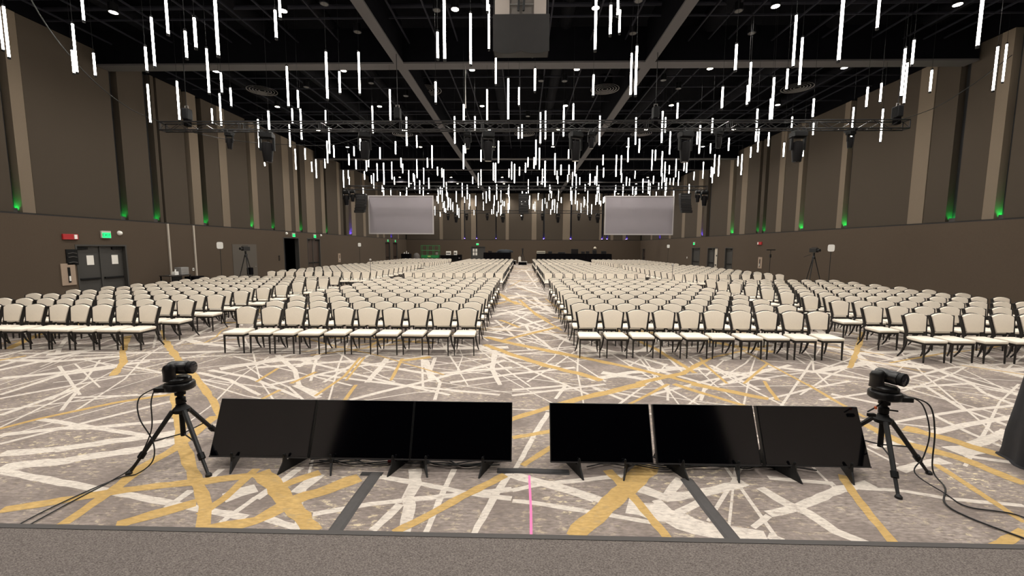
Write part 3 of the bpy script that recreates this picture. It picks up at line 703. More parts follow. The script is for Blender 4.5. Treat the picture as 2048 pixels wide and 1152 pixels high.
# ------------------------------------------------------------------ tube pendants
def build_pendants():
    rr = random.Random(33)
    P = list(PENDANTS)
    far = []
    def ok(x, y, d):
        return all((x - a[0]) ** 2 + (y - a[1]) ** 2 > d * d for a in P) and all((x - a[0]) ** 2 + (y - a[1]) ** 2 > d * d for a in far)
    tries = 0
    while len(far) < 165 and tries < 20000:
        tries += 1
        y = rr.uniform(28.5, 57); x = rr.uniform(-14.2, 14.4)
        if y < 34 and rr.random() < .55: continue
        if not ok(x, y, .55): continue
        far.append((x, y, rr.uniform(6.55, 8.2), 1.2 if rr.random() < .52 else .6))
    over = []
    while len(over) < 74:                                # unseen tubes above the stage, added for their light
        x = rr.uniform(-14, 14); y = rr.uniform(-4.5, 7.0); z = rr.uniform(6.8, 8.3)
        over.append((x, y, z, 1.2 if rr.random() < .52 else .6))
    TR = .027
    def tube(mb, L, x=0, y=0, z=0, mi=0): mb.tube([(x, y, z - L / 2), (x, y, z + L / 2)], TR, 8, mi)
    tm = {}
    for L in (1.2, .6):
        a = MB(); tube(a, L)
        tm[L] = a.mesh('tube', M_TUBE, smooth=True)
    cap = MB().tube([(0, 0, 0), (0, 0, .05)], .032, 8).mesh('end_cap', M_BLACK)
    cable = MB().tube([(0, 0, 0), (0, 0, 1)], .004, 4).mesh('cable', M_BLACK)
    allp = [(p, True) for p in P] + [(p, False) for p in far]
    allp.sort(key=lambda a: -a[0][3] / a[0][1] * (1 if a[1] else .9))
    ind = [p for p, _ in allp[:300]]; rest = [p for p, _ in allp[300:]] + over
    up, mid, back = [], [], []
    for p in ind:
        q = to_px((p[0], p[1], p[2] - p[3] / 2))
        (up if q[1] < 244 else mid if p[1] < 27 else back).append((q[0], p))
    def make(p, label, group):
        x, y, z, L = p
        t = thing('tube_pendant', label, 'pendant light', (x, y, z), 0, group)
        link('tube', tm[L], t)
        link('end_cap', cap, t, (0, 0, L / 2)); link('end_cap', cap, t, (0, 0, -L / 2 - .05))
        c = link('cable', cable, t, (0, 0, L / 2 + .05)); c.scale = (1, 1, 11.4 - (z + L / 2 + .05))
    for lst, where in ((up, 'hanging above the near truss'), (mid, 'hanging lower and just beyond the near truss')):
        for kind, L in (('long', 1.2), ('short', .6)):
            sub = sorted([a for a in lst if a[1][3] == L], key=lambda a: a[0])
            for i, (_, p) in enumerate(sub):
                make(p, '%s glowing tube pendant %s, %s from the left' % (kind, where, ordinal(i)), 'glowing tube pendants')
    for kind, L in (('long', 1.2), ('short', .6)):
        for i, (_, p) in enumerate(sorted([a for a in back if a[1][3] == L], key=lambda a: a[0])):
            make(p, '%s glowing tube pendant in the distant cluster, %s from the left' % (kind, ordinal(i)), 'glowing tube pendants')
    mb = MB()
    for x, y, z, L in rest:
        tube(mb, L, x, y, z, 0)
        mb.tube([(x, y, z + L / 2), (x, y, z + L / 2 + .05)], .04, 6, 1)
        mb.tube([(x, y, z + L / 2 + .05), (x, y, 11.4)], .004, 3, 1)
    tag(mb.build('remaining_tube_pendants', [M_TUBE, M_BLACK]), 'small glowing tube pendants massed at the far hall end, others added unseen over the stage', 'pendant lights', kind='stuff')
build_pendants()

# ------------------------------------------------------------------ ceiling downlights, unlit cans, round diffusers
def build_downlights():
    can = MB().lathe([(.13, 0), (.13, .26), (.05, .30)], 14).mesh('can', M_BLACK, smooth=True)
    lens = MB().lathe([(.115, -.012), (.115, -.002)], 14).mesh('lens', M_LENS)
    trim = MB().lathe([(.13, -.006), (.145, -.006), (.145, .012), (.13, .012)], 14).mesh('trim_ring', M_BAR)
    off = MB().lathe([(.115, -.012), (.115, -.002)], 14).mesh('lens', mat('unlit_lens', (84, 82, 80), .5, spec=.1))
    stem = MB().tube([(0, 0, .3), (0, 0, .6)], .015, 6).mesh('stem', M_BLACK)
    ld = bpy.data.lights.new('downlight_beam', 'SPOT'); ld.energy = SPOT_POWER; ld.spot_size = R(155); ld.spot_blend = 1.0
    ld.shadow_soft_size = .2; ld.color = LIGHT_TINT
    xs = [-13.2, -7.66, -2.16, 2.26, 7.81, 13.32]
    for j in range(14):
        y = .35 + 4.45 * j
        for i, x in enumerate(xs):
            seen = j >= 3
            lab = 'lit round ceiling downlight, %s from the left in the %s row from the stage' % (ordinal(i), ordinal(j - 3 if seen else j))
            t = thing('ceiling_downlight', lab if seen else 'lit round ceiling downlight over the stage side, %s from the left, row %s' % (ordinal(i), ordinal(j)),
                      'downlight', (x, y, 9.78), 0, 'lit ceiling downlights')
            link('can', can, t); link('trim_ring', trim, t); link('lens', lens, t); link('stem', stem, t)
            lo = bpy.data.objects.new('downlight_beam', ld); COL.objects.link(lo); lo.parent = t; lo.location = (0, 0, -.05)
    UN = ((-6.28, 13.6), (-5.91, 15.3), (-9.0, 17.1), (-2.8, 14.0), (-7.1, 19.86), (-5.93, 21.5), (6.93, 14.2), (8.12, 15.6), (3.91, 15.55),
                 (3.56, 13.6), (7.85, 17.2), (7.46, 20.7), (6.4, 19.7), (.83, 19.7), (1.91, 19.74), (-10.4, 20.3), (10.6, 20.3), (-3.4, 24.8), (5.2, 24.9), (0.3, 24.8))
    for x, y in UN:
        k = sorted(q[0] for q in UN if (q[1] < 16.4) == (y < 16.4)).index(x)
        t = thing('unlit_downlight', 'unlit grey round downlight %s the near cross beam, %s from the left' % ('before' if y < 16.4 else 'beyond', ordinal(k)), 'downlight', (x, y, 9.92), 0, 'unlit ceiling downlights')
        link('can', can, t); link('trim_ring', trim, t); link('lens', off, t)
    rings = []
    for r in (.16, .29, .42, .55, .68):
        a = MB(); n = 28; w0 = .036; vs = []; fs = []
        for (rr_, z) in ((r - w0, .012), (r, 0), (r, .012), (r - w0, .022)):
            for k in range(n):
                an = 2 * math.pi * k / n; vs.append((rr_ * math.cos(an), rr_ * math.sin(an), z))
        for i in range(4):
            for k in range(n):
                fs.append((i * n + k, i * n + (k + 1) % n, ((i + 1) % 4) * n + (k + 1) % n, ((i + 1) % 4) * n + k))
        a.add(vs, fs); rings.append(a.mesh('ring', mat('diffuser_paint', (88, 84, 82), .6), smooth=True))
    neck = MB().lathe([(.35, .07), (.35, .6)], 20).mesh('neck', M_CEIL)
    for x, y, wd in ((-12.78, 20.65, 'leftmost of the nearest row'), (-4.64, 20.68, 'second from left in the nearest row'), (3.94, 20.66, 'third from left in the nearest row'),
                     (13.0, 20.6, 'rightmost of the nearest row'), (.12, 28.4, 'in the second row near the hall centre'), (7.9, 28.4, 'in the second row, right of the centre'),
                     (-8.1, 28.4, 'in the second row, left of the centre')):
        t = thing('ceiling_diffuser', 'round ringed air diffuser in the ceiling, ' + wd, 'air diffuser', (x, y, 9.88), 0, 'round ceiling air diffusers')
        for m in rings: link('ring', m, t)
        link('neck', neck, t)
build_downlights()

# ------------------------------------------------------------------ trusses
def truss(label, x0, x1, y0, z0, h, fine, cross):
    t = thing('lighting_truss', label, 'truss', (0, y0, z0))
    d = h
    for dy in (0, d):
        for dz in (0, h):
            MB().tube([(x0, dy, dz), (x1, dy, dz)], .026, 8).build('chord', M_STEEL, t, smooth=True)
    step = .5; n = int((x1 - x0) / step)
    dl = math.hypot(step, h)
    web = MB().tube([(0, 0, 0), (step, 0, h)], .012, 5).mesh('diagonal', M_STEEL)
    web2 = MB().tube([(0, 0, h), (step, 0, 0)], .012, 5).mesh('diagonal', M_STEEL)
    post = MB().tube([(0, 0, 0), (0, 0, h)], .014, 5).mesh('upright', M_STEEL)
    flat = MB().tube([(0, 0, 0), (step, d, 0)], .012, 5).mesh('brace', M_STEEL)
    rest = MB()
    for i in range(n):
        x = x0 + i * step
        if fine:
            link('diagonal', web if i % 2 else web2, t, (x, 0, 0)); link('diagonal', web2 if i % 2 else web, t, (x, d, 0))
            link('brace', flat, t, (x, 0, 0))
            if i % 6 == 0:
                for dx in (-.03, .03): link('upright', post, t, (x + .03 + dx, 0, 0)); link('upright', post, t, (x + .03 + dx, d, 0))
        else:
            a, b = (0, h) if i % 2 else (h, 0)
            rest.tube([(x, 0, a), (x + step, 0, b)], .012, 4); rest.tube([(x, d, b), (x + step, d, a)], .012, 4)
            rest.tube([(x, 0, 0), (x + step, d, 0)], .012, 4)
    for xe in (x0, x1):
        e = MB()
        for dy in (0, d): e.tube([(xe, dy, 0), (xe, dy, h)], .02, 6)
        for dz in (0, h): e.tube([(xe, 0, dz), (xe, d, dz)], .02, 6)
        e.tube([(xe, 0, 0), (xe, d, h)], .014, 5)
        e.build('end_frame', M_STEEL, t)
    if not fine:
        o = rest.build('lacing', M_STEEL, t); o['kind'] = 'stuff'
    return t
truss('long black box truss spanning the hall nearest the stage', -13.52, 13.8, 15.45, 6.60, .29, True, 0)
truss('black box truss hanging just above the two projection screens', -13.95, 14.2, 32.4, 6.76, .29, False, 0)
truss('far black box truss running between the two projection screens', -15.0, 15.2, 50.0, 6.42, .29, False, 0)

def hoist(x, y, z, label):
    t = thing('chain_hoist', label, 'chain hoist', (x, y, z), 0, 'chain hoists on the trusses')
    MB().box(-.11, .11, -.14, .14, .22, .62).build('motor', M_BLACK, t, bevel=.04)
    MB().box(-.08, .08, -.1, .1, -.02, .22).build('chain_bag', M_CLOTH, t, bevel=.02)
    MB().tube([(0, 0, .62), (0, 0, (9.29 if abs(x) < 6 else 11.38) - z)], .012, 5).build('chain', M_STEEL, t)
    MB().tube([(-.06, 0, .62), (-.06, 0, .72), (.06, 0, .72), (.06, 0, .62)], .014, 5).build('hook', M_ALU, t)
for x, l in ((-12.55, 'leftmost chain hoist on the near truss'), (-4.62, 'chain hoist on the near truss left of the centre'),
             (4.83, 'chain hoist on the near truss right of the centre'), (13.45, 'rightmost chain hoist on the near truss')):
    hoist(x, 15.6, 6.78, l)

# ------------------------------------------------------------------ moving head lights
def moving_head(x, y, z, s, label, group, yaw=0.0):
    t = thing('moving_head_light', label, 'stage light', (x, y, z), yaw, group)
    for dx in (-.12 * s, .12 * s): MB().box(dx - .02, dx + .02, -.19, .19, -.06, .03).build('clamp', M_STEEL, t)
    MB().box(-.2 * s, .2 * s, -.16 * s, .16 * s, -.06 - .16 * s, -.06).build('base', M_BLACK, t, bevel=.02 * s)
    yk = MB()
    for q in (-1, 1): yk.prism([(-.05 * s, -.06 - .16 * s), (.05 * s, -.06 - .16 * s), (.035 * s, -.06 - .56 * s), (-.035 * s, -.06 - .56 * s)], q * .2 * s - .03 * s, q * .2 * s + .03 * s, 'x')
    yk.box(-.23 * s, .23 * s, -.05 * s, .05 * s, -.06 - .2 * s, -.06 - .15 * s)
    yk.build('yoke', M_BLACK, t)
    zc = -.06 - .5 * s
    h = MB().lathe([(.06 * s, .22 * s), (.155 * s, .18 * s), (.165 * s, -.02 * s), (.15 * s, -.2 * s), (.125 * s, -.42 * s)], 16)
    ho = h.build('head', mat('fixture_shell', (16, 14, 15), .5, spec=.12), t, (0, 0, zc), smooth=True)
    MB().lathe([(.11 * s, -.432 * s), (.11 * s, -.421 * s)], 16).build('lens', M_GLASS, ho)
N12 = [(466, .62, 'small'), (541, 1.15, 'large'), (735, 1.05, 'large'), (937, .62, 'small'), (977, 1.1, 'large'), (1147, 1.1, 'large'), (1177, .62, 'small'),
       (1357, 1.15, 'large'), (1420, .62, 'small'), (1570, 1.15, 'large'), (1668, .62, 'small')]
for i, (px, s, w_) in enumerate(N12):
    moving_head((px - 1044) * 15.6 / 820, 15.6, 6.57, s, '%s black moving head light under the near truss, %s from the left' % (w_, ordinal(i)), 'moving lights on the near truss', .2 * (i % 3))
for i, (px, s) in enumerate(((694, 1.2), (707, .9), (1386, .9), (1399, 1.2))):
    moving_head((px - 1044) * 32.5 / 820, 32.55, 6.73, s, 'dark moving head light %s end of the screen truss, %s' % ('at the left' if i < 2 else 'at the right', 'outer' if i in (0, 3) else 'inner'), 'moving lights on the screen truss')
for i, px in enumerate((897, 913, 934, 975, 1006, 1044, 1084, 1115, 1156, 1178, 1193)):
    moving_head((px - 1044) * 50 / 820, 50.15, 6.40, 1.15 if i % 3 == 1 else .85, 'tiny dark moving light under the far truss, %s from the left' % ordinal(i), 'moving lights on the far truss')

# ------------------------------------------------------------------ projection screens, loudspeaker arrays, projector rig
M_SCREEN = mat('grey_projection_surface', (150, 143, 148), .7, vary=.03, scale=.8)
M_FRAME = mat('screen_frame', (186, 180, 180), .5)
def proj_screen(x0, x1, label):
    t = thing('projection_screen', label, 'projection screen', ((x0 + x1) / 2, 33.5, 3.34), 0, 'hanging projection screens')
    w_, h = x1 - x0, 3.1
    MB().box(-w_ / 2 + .08, w_ / 2 - .08, .01, .025, .08, h - .08).build('surface', M_SCREEN, t)
    for b in ((-w_ / 2, w_ / 2, 0, .09), (-w_ / 2, w_ / 2, h - .09, h)):
        MB().box(b[0], b[1], -.02, .05, b[2], b[3]).build('frame_rail', M_FRAME, t)
    for q in (-1, 1):
        MB().box(q * w_ / 2 - .045 + (.045 if q < 0 else -.045), q * w_ / 2 + .045 + (.045 if q < 0 else -.045), -.02, .05, .09, h - .09).build('frame_stile', M_FRAME, t)
    for dx in (-w_ * .22, w_ * .03, w_ * .25):
        MB().tube([(dx, .02, h), (dx, -.9, 3.44)], .01, 5).build('hanging_cable', M_BLACK, t)
proj_screen(-12.5, -7.17, 'grey projection screen with a silver frame hanging on the left')
proj_screen(6.62, 12.12, 'grey projection screen with a silver frame hanging on the right')
def line_array(x, y, z, n, wd, lean, label):
    t = thing('line_array', label, 'loudspeaker array', (x, y, z), 0, 'hanging loudspeaker arrays')
    MB().box(-wd / 2, wd / 2, -.25, .25, -.06, 0).build('rigging_frame', M_STEEL, t)
    MB().tube([(0, 0, 0), (0, 0, 11.4 - z)], .015, 5).build('chain', M_STEEL, t)
    cab = MB().prism([(-.22, -.2), (.22, -.17), (.22, .0), (-.22, 0)], -wd / 2, wd / 2, 'x').mesh('cabinet', mat('speaker_black', (20, 19, 20), .6), bevel=.012)
    gr = MB().box(-wd / 2 + .05, wd / 2 - .05, -.232, -.222, -.17, -.03).mesh('grille', mat('speaker_grille', (36, 34, 34), .5))
    zz, yy, xx = -.07, 0, 0
    for k in range(n):
        c = link('cabinet', cab, t, (xx, yy, zz), (R(1.6 * k), 0, 0)); link('grille', gr, c)
        zz -= .2; yy += .004 * k; xx += lean * k * .012
line_array(-12.85, 33.0, 6.5, 7, .78, -1, 'black curved loudspeaker array beside the left screen')
line_array(12.75, 33.0, 6.55, 7, .8, 1, 'black curved loudspeaker array beside the right screen')
line_array(.12, 35.5, 6.85, 8, .82, 0, 'black loudspeaker array hanging at the hall centre')
def projector_rig():
    t = thing('projector_rig', 'black boxed projector rig hanging at top centre below the ceiling', 'projector', (-.04, 10.0, 6.85))
    # skirt of black cloth with a sagging lower hem
    mb = MB(); n = 16; hem = []
    for k in range(n + 1):
        u = k / n; hem.append((-.66 + 1.3 * u, -.02 - .06 * abs(math.sin(2 * math.pi * u))))
    mb.prism([(x, z) for x, z in hem] + [(.64, .78), (-.66, .78)], -.02, .0, 'y')
    mb.build('front_skirt', mat('skirt_cloth', (30, 28, 27), .95, vary=.1, scale=5), t)
    MB().box(-.64, .62, .02, .38, .0, .05).build('tray', M_BLACK, t)
    for x in (-.66, .62): MB().box(x, x + .02, .0, .38, 0, .78).build('side_skirt', M_CLOTH, t)
    MB().box(-.4, .4, .08, .36, .05, .5).build('projector_body', M_TVBACK, t, bevel=.03)
    cm = mat('light_cabinet', (150, 140, 132), .6)
    MB().box(-.62, -.28, .02, .06, .8, 1.6).build('cabinet_panel', cm, t); MB().box(.28, .56, .02, .06, .8, 1.6).build('cabinet_panel', cm, t)
    MB().box(-.28, .28, .04, .08, .8, 1.6).build('equipment_panel', mat('equipment_grey', (104, 98, 92), .5), t)
    MB().box(-.27, .27, .02, .045, 1.0, 1.03).build('equipment_rail', M_ALU, t)
    for x in (-.08, .04): MB().tube([(x, .0, .86), (x + .02, -.01, 1.2), (x, 0, 1.6)], .028, 6).build('cable_bundle', M_RUBBER, t)
    for x in (-.64, .6):
        for y in (.05, .34): MB().tube([(x, y, .78), (x, y, 4.55)], .02, 6).build('hanger_post', M_STEEL, t)
projector_rig()
t = MB().tube([(-2.24, 16.62, 7.72), (-2.24, 16.62, 9.3)], .022, 8).build('drop_rod', M_ALU)
tag(t, 'thin bright steel rod dropping from the ceiling beam left of centre', 'rod')
def cable(pts, r, name, label, cat='cable', m=None, n=6, group=None):
    pts = [Vector(p) for p in pts]; sm = []
    for i in range(len(pts) - 1):                          # Catmull-Rom
        p0, p1, p2, p3 = pts[max(i - 1, 0)], pts[i], pts[i + 1], pts[min(i + 2, len(pts) - 1)]
        for k in range(8):
            u = k / 8
            sm.append(.5 * ((2 * p1) + (p2 - p0) * u + (2 * p0 - 5 * p1 + 4 * p2 - p3) * u * u + (3 * p1 - p0 - 3 * p2 + p3) * u ** 3))
    sm.append(pts[-1])
    return tag(MB().tube(sm, r, n).build(name, m or M_RUBBER, smooth=True), label, cat, group)
cable([(-10.6, 8.6, 9.95), (-11.9, 10.2, 8.35), (-13.1, 12.4, 7.55), (-13.6, 14.3, 7.05), (-13.45, 15.5, 6.88)], .014, 'swag_cable', 'black cable sagging from the ceiling to the left end of the near truss')
cable([(13.5, 15.6, 6.9), (14.6, 15.4, 7.3), (15.3, 14.9, 7.9), (15.9, 14.4, 8.6)], .012, 'swag_cable', 'black cable rising from the right end of the near truss to the wall')
cable([(-12.7, 15.6, 6.62), (-11.2, 15.9, 6.35), (-9.4, 16.2, 6.25), (-7.4, 16.4, 6.3), (-5.6, 15.8, 6.6)], .01, 'swag_cable', 'thin cable looping below the left half of the near truss')

# ------------------------------------------------------------------ floor monitors before the stage
def monitors():
    body = MB().box(-.524, .524, .004, .06, 0, .59).mesh('shell', M_TVBACK, bevel=.004, seg=1)
    scr = MB().box(-.513, .513, -.001, .003, .016, .584).mesh('screen', M_GLASS)
    lip = MB().box(-.52, .52, -.004, .004, 0, .014).mesh('lower_bezel', mat('bezel_grey', (58, 56, 56), .35, .4))
    fin = MB().prism([(-.13, 0), (.40, 0), (.22, .38), (.165, .38), (.062, .102), (-.012, .104), (-.028, .165), (-.05, .165), (-.062, .10)], -.008, .008, 'x').mesh('foot', M_RUBBER)
    peg = MB().lathe([(.011, -.02), (.014, 0), (.008, .012)], 10, c=(0, -.04, .172)).mesh('peg', M_BLACK)
    slab = MB().box(-.45, .45, .06, .10, .12, .45).mesh('rear_housing', M_TVBACK, bevel=.01)
    spec = [(-2.725, (-.265, .315), 'leftmost black monitor leaning back on the carpet beside the left tripod'),
            (-1.665, (-.295, .375), 'second black floor monitor from the left, middle of the left trio'),
            (-.615, (-.365, .245), 'third black floor monitor from the left, ending at the centre gap'),
            (.83, (-.25, .24), 'black floor monitor right of the centre gap, first of the right trio'),
            (1.915, (-.295, .285), 'middle black floor monitor of the right trio'),
            (3.0, (-.28, .31), 'rightmost black monitor leaning back beside the right tripod')]
    for x, feet, label in spec:
        t = thing('floor_monitor', label, 'monitor', (x, 4.0, 0), 0, 'black floor monitors before the stage')
        b = link('shell', body, t, (0, 0, .115), (R(-23.5), 0, 0))
        link('screen', scr, b); link('lower_bezel', lip, b); link('rear_housing', slab, b)
        for i, fx in enumerate(feet):
            f = link('foot', fin, t, (fx, 0, 0), (0, 0, R(-21 if i else 22))); link('peg', peg, f)
monitors()

# ------------------------------------------------------------------ tripods with robotic cameras
def tripod(t, feet, apex, col_top, legr=.019):
    """feet relative to the thing's origin"""
    A = Vector((0, 0, apex))
    for fx, fy in feet:
        d = Vector((fx, fy, 0)).normalized()
        a = A + d * .075 + Vector((0, 0, -.01)); f = Vector((fx, fy, 0))
        k = a.lerp(f, .72)
        l = MB().tube([a, k], [legr, legr * .9], 8).build('leg', M_RUBBER, t, smooth=True)
        MB().tube([k, f + (a - f).normalized() * .02], [legr * .72, legr * .6], 8).build('lower_tube', M_RUBBER, l, smooth=True)
        MB().tube([a.lerp(f, .66), a.lerp(f, .75)], [legr * 1.35, legr * 1.35], 8).build('leg_clamp', M_BLACK, l, bevel=.003)
        MB().lathe([(legr * 1.3, 0), (legr * 1.2, .02), (legr * .6, .035)], 10, c=(fx, fy, .001)).build('rubber_foot', M_RUBBER, l)
        m = a.lerp(f, .5)
        MB().tube([Vector((0, 0, apex * .52)) + d * .02, m], .007, 6).build('spreader', M_RUBBER, t)
    MB().lathe([(.035, -.05), (.075, -.035), (.08, .0), (.05, .03), (.045, .05)], 12, c=(0, 0, apex)).build('crown', M_BLACK, t, smooth=True)
    MB().tube([(0, 0, apex * .48), (0, 0, apex)], .024, 10).build('centre_column', M_BLACK, t, smooth=True)
    h = MB().lathe([(.03, 0), (.045, .015), (.045, .07), (.03, .085), (.03, .10), (.05, .105), (.05, col_top - apex - .05)], 12, c=(0, 0, apex + .05)).build('head', M_BLACK, t, smooth=True)
    MB().tube([(.03, -.02, apex + .10), (.10, -.05, apex + .10)], .008, 6).build('lock_knob', M_BLACK, h)
def ptz(label, loc, base_rot, head_rot):
    """base with a connector box at the back; swivel head with a side arm, hub and camera drum"""
    t = thing('robotic_camera', label, 'camera', loc, 0, 'robotic cameras on tripods')
    t.scale = (1.42, 1.42, 1.45)
    P = mat('ptz_black', (14, 13, 14), .3)
    b = MB().lathe([(.088, 0), (.098, .008), (.098, .04), (.092, .052), (.075, .058)], 28).build('base', P, t, rot=(0, 0, base_rot), smooth=True)
    MB().box(-.125, -.02, -.085, .085, .002, .036).build('connector_box', P, b, bevel=.005)
    MB().box(-.130, -.124, -.06, -.03, .008, .028).build('socket', M_WHITE, b)
    MB().lathe([(.072, .058), (.078, .064), (.076, .082), (.06, .094)], 24).build('turntable', P, t, smooth=True)
    arm = MB()
    vs = []; prof = [(-.055, .05, .075), (-.056, .046, .10), (-.058, .045, .13), (-.055, .05, .158), (-.045, .042, .185), (-.026, .02, .2)]
    n = 14
    for cx, r, z in prof:
        for k in range(n):
            a = 2 * math.pi * k / n; vs.append((cx * .55 + r * math.cos(a), -.045 + r * .62 * math.sin(a), z))
    fs = [(i * n + k, i * n + (k + 1) % n, (i + 1) * n + (k + 1) % n, (i + 1) * n + k) for i in range(len(prof) - 1) for k in range(n)]
    fs += [tuple(range(n - 1, -1, -1)), tuple(range((len(prof) - 1) * n, len(prof) * n))]
    arm.add(vs, fs)
    arm.build('swivel_arm', P, t, rot=(0, 0, head_rot), smooth=True)
    d = MB().lathe([(.02, -.075), (.042, -.068), (.047, -.05), (.047, .06), (.043, .07)], 24, axis='x', c=(.0, .012, .158)).build('camera_drum', P, t, rot=(0, 0, head_rot), smooth=True)
    MB().lathe([(.04, .0702), (.045, .078), (.045, .10), (.04, .104)], 24, axis='x', c=(0, .012, .158)).build('lens_barrel', M_BLACK, d, smooth=True)
    MB().lathe([(.036, .1042), (.026, .109)], 22, axis='x', c=(0, .012, .158)).build('lens', mat('lens_glass', (40, 38, 42), .08), d, smooth=True)
TL = thing('camera_tripod', 'black tripod on the carpet left of the floor monitors', 'tripod', (-3.62, 4.14, 0), 0, 'tripods beside the monitors')
tripod(TL, [(-.34, -.29), (.49, -.30), (-.02, .56)], .575, .79, .023)
ptz('black robotic camera on the left tripod, lens turned right', (-3.62, 4.14, .79), R(6), R(2))
TR_ = thing('camera_tripod', 'black tripod on the carpet right of the floor monitors', 'tripod', (3.70, 4.13, 0), 0, 'tripods beside the monitors')
tripod(TR_, [(-.19, -.45), (.50, -.02), (-.34, .42)], .575, .79, .023)
ptz('black robotic camera on the right tripod, drum facing the stage', (3.70, 4.13, .79), R(176), R(-72))
arm = thing('clamp_arm', 'small jointed clamp arm on the right tripod head', 'clamp arm', (3.70, 4.13, .72))
MB().tube([(-.03, -.02, .04), (-.13, -.05, -.01)], .007, 6).build('arm_rod', M_BLACK, arm); MB().tube([(-.13, -.05, -.01), (-.21, -.06, -.05)], .007, 6).build('arm_rod', M_BLACK, arm)
MB().lathe([(.012, -.012), (.012, .012)], 10, c=(-.13, -.055, -.01)).build('joint', mat('orange_knob', (190, 90, 50), .5), arm)
MB().box(-.20, -.13, -.07, -.04, -.10, -.07).build('clamp_jaw', M_BLACK, arm)
cable([(-3.80, 4.08, .83), (-3.93, 4.0, .74), (-3.9, 3.95, .55), (-3.78, 3.95, .3), (-3.75, 3.9, .12), (-3.85, 3.83, .02), (-3.98, 3.75, .012), (-4.1, 3.35, .012), (-4.12, 3.0, .012), (-4.02, 2.6, .012), (-3.6, 2.2, .012)],
      .006, 'camera_cable', 'thin black cable looping from the left camera down to the stage edge')
cable([(-3.80, 4.05, .83), (-3.81, 4.0, .7), (-3.80, 3.96, .4), (-3.9, 3.85, .1), (-4.0, 3.7, .012), (-4.03, 3.3, .012), (-4.0, 2.9, .012), (-3.7, 2.5, .012), (-3.4, 2.2, .012)],
      .006, 'camera_cable', 'thin black cable hanging straight from the left camera to the carpet')
cable([(3.88, 4.11, .83), (4.0, 4.05, .76), (4.05, 4.0, .5), (4.02, 4.0, .25), (3.9, 3.95, .1), (4.0, 3.75, .012), (4.0, 3.55, .012), (4.3, 3.45, .012), (4.35, 3.2, .012), (4.1, 2.95, .012), (3.9, 2.5, .012), (3.8, 2.2, .012)],
      .006, 'camera_cable', 'thin black cable curling from the right camera across the carpet')
cable([(3.88, 4.09, .83), (4.05, 4.03, .76), (4.1, 4.0, .5), (4.14, 4.02, .1), (4.1, 3.85, .012), (3.85, 3.6, .012), (3.85, 3.4, .012), (4.05, 3.1, .012), (4.2, 2.85, .012), (4.05, 2.4, .012), (3.95, 2.2, .012)],
      .007, 'camera_cable', 'black cable from the right camera running forward to the stage edge')

# ------------------------------------------------------------------ tape strips and loose cables on the carpet
def strip(pts, w_, name, label, m, cat, z=.004):
    mb = MB(); vs = []; fs = []
    for i, (x, y) in enumerate(pts):
        a = pts[max(0, i - 1)]; b = pts[min(len(pts) - 1, i + 1)]
        l = math.hypot(b[0] - a[0], b[1] - a[1]); nx, ny = -(b[1] - a[1]) / l, (b[0] - a[0]) / l
        for q, zz in ((-.5, .002), (-.3, .002 + z), (.3, .002 + z), (.5, .002)): vs.append((x + nx * w_ * q, y + ny * w_ * q, zz))
    for i in range(len(pts) - 1):
        for k in range(3): fs.append((4 * i + k, 4 * i + k + 1, 4 * i + 5 + k, 4 * i + 4 + k))
        fs.append((4 * i + 3, 4 * i, 4 * i + 4, 4 * i + 7))
    fs += [(0, 1, 2, 3), tuple(4 * (len(pts) - 1) + k for k in (3, 2, 1, 0))]
    mb.add(vs, fs)
    return tag(mb.build(name, m), label, cat, 'tape strips on the carpet')
strip([(-1.47, 3.93), (-1.49, 3.5), (-1.50, 3.1), (-1.51, 2.7), (-1.50, 2.16)], .125, 'cable_cover', 'grey taped cable strip running from the left monitors to the stage', M_GREY, 'tape', .012)
strip([(1.66, 3.93), (1.67, 3.5), (1.69, 3.1), (1.70, 2.7), (1.70, 2.16)], .125, 'cable_cover', 'grey taped cable strip running from the right monitors to the stage', M_GREY, 'tape', .012)
strip([(-.24, 4.03), (.1, 4.04), (.5, 4.02)], .10, 'cable_cover', 'dark taped strip bridging the gap between the monitor trios', mat('dark_tape', (40, 38, 38), .8), 'tape', .01)
strip([(-1.62, 3.93), (-1.4, 3.93)], .07, 'cable_cover', 'short dark tape tab behind the left cable strip', mat('dark_tape', (40, 38, 38), .8), 'tape', .006)
strip([(.09, 3.95), (.095, 3.4), (.085, 2.8), (.085, 2.16)], .022, 'pink_tape', 'thin pink tape line along the centre of the carpet', mat('pink_tape', (236, 110, 165), .6), 'tape', .001)
rr = random.Random(8)
for side, x0, x1, lab in ((-1, -2.2, -.2, 'left'), (1, .7, 3.1, 'right')):
    for k in range(5):
        pts = []; n = 7
        for i in range(n):
            u = i / (n - 1); pts.append((x0 + (x1 - x0) * u + rr.uniform(-.06, .06), 4.2 + rr.uniform(-.13, .12), .012 + rr.uniform(0, .02)))
        cable(pts, .007, 'power_cable', 'black cable tangled on the carpet under the %s monitor trio' % lab, 'cable', group='cables under the %s monitors' % lab)
rc = thing('power_connector', 'small red power connector on the carpet under the second monitor', 'connector', (-1.38, 4.13, 0))
MB().tube([(-.03, 0, .03), (.05, .01, .03)], [.024, .02], 10).build('plug_body', mat('red_plastic', (120, 30, 30), .5), rc, smooth=True)
MB().tube([(.05, .01, .03), (.09, .02, .025)], .015, 8).build('plug_neck', M_BLACK, rc, smooth=True)
ad = thing('tape_roll', 'dark tape roll standing behind the right monitors', 'tape roll', (1.62, 4.16, 0))
MB().lathe([(.06, -.025), (.06, .025)], 18, axis='x', c=(0, 0, .06)).build('roll', M_GREY, ad, smooth=True)
MB().lathe([(.035, -.027), (.035, .027)], 14, axis='x', c=(0, 0, .06)).build('core', M_ALU, ad)

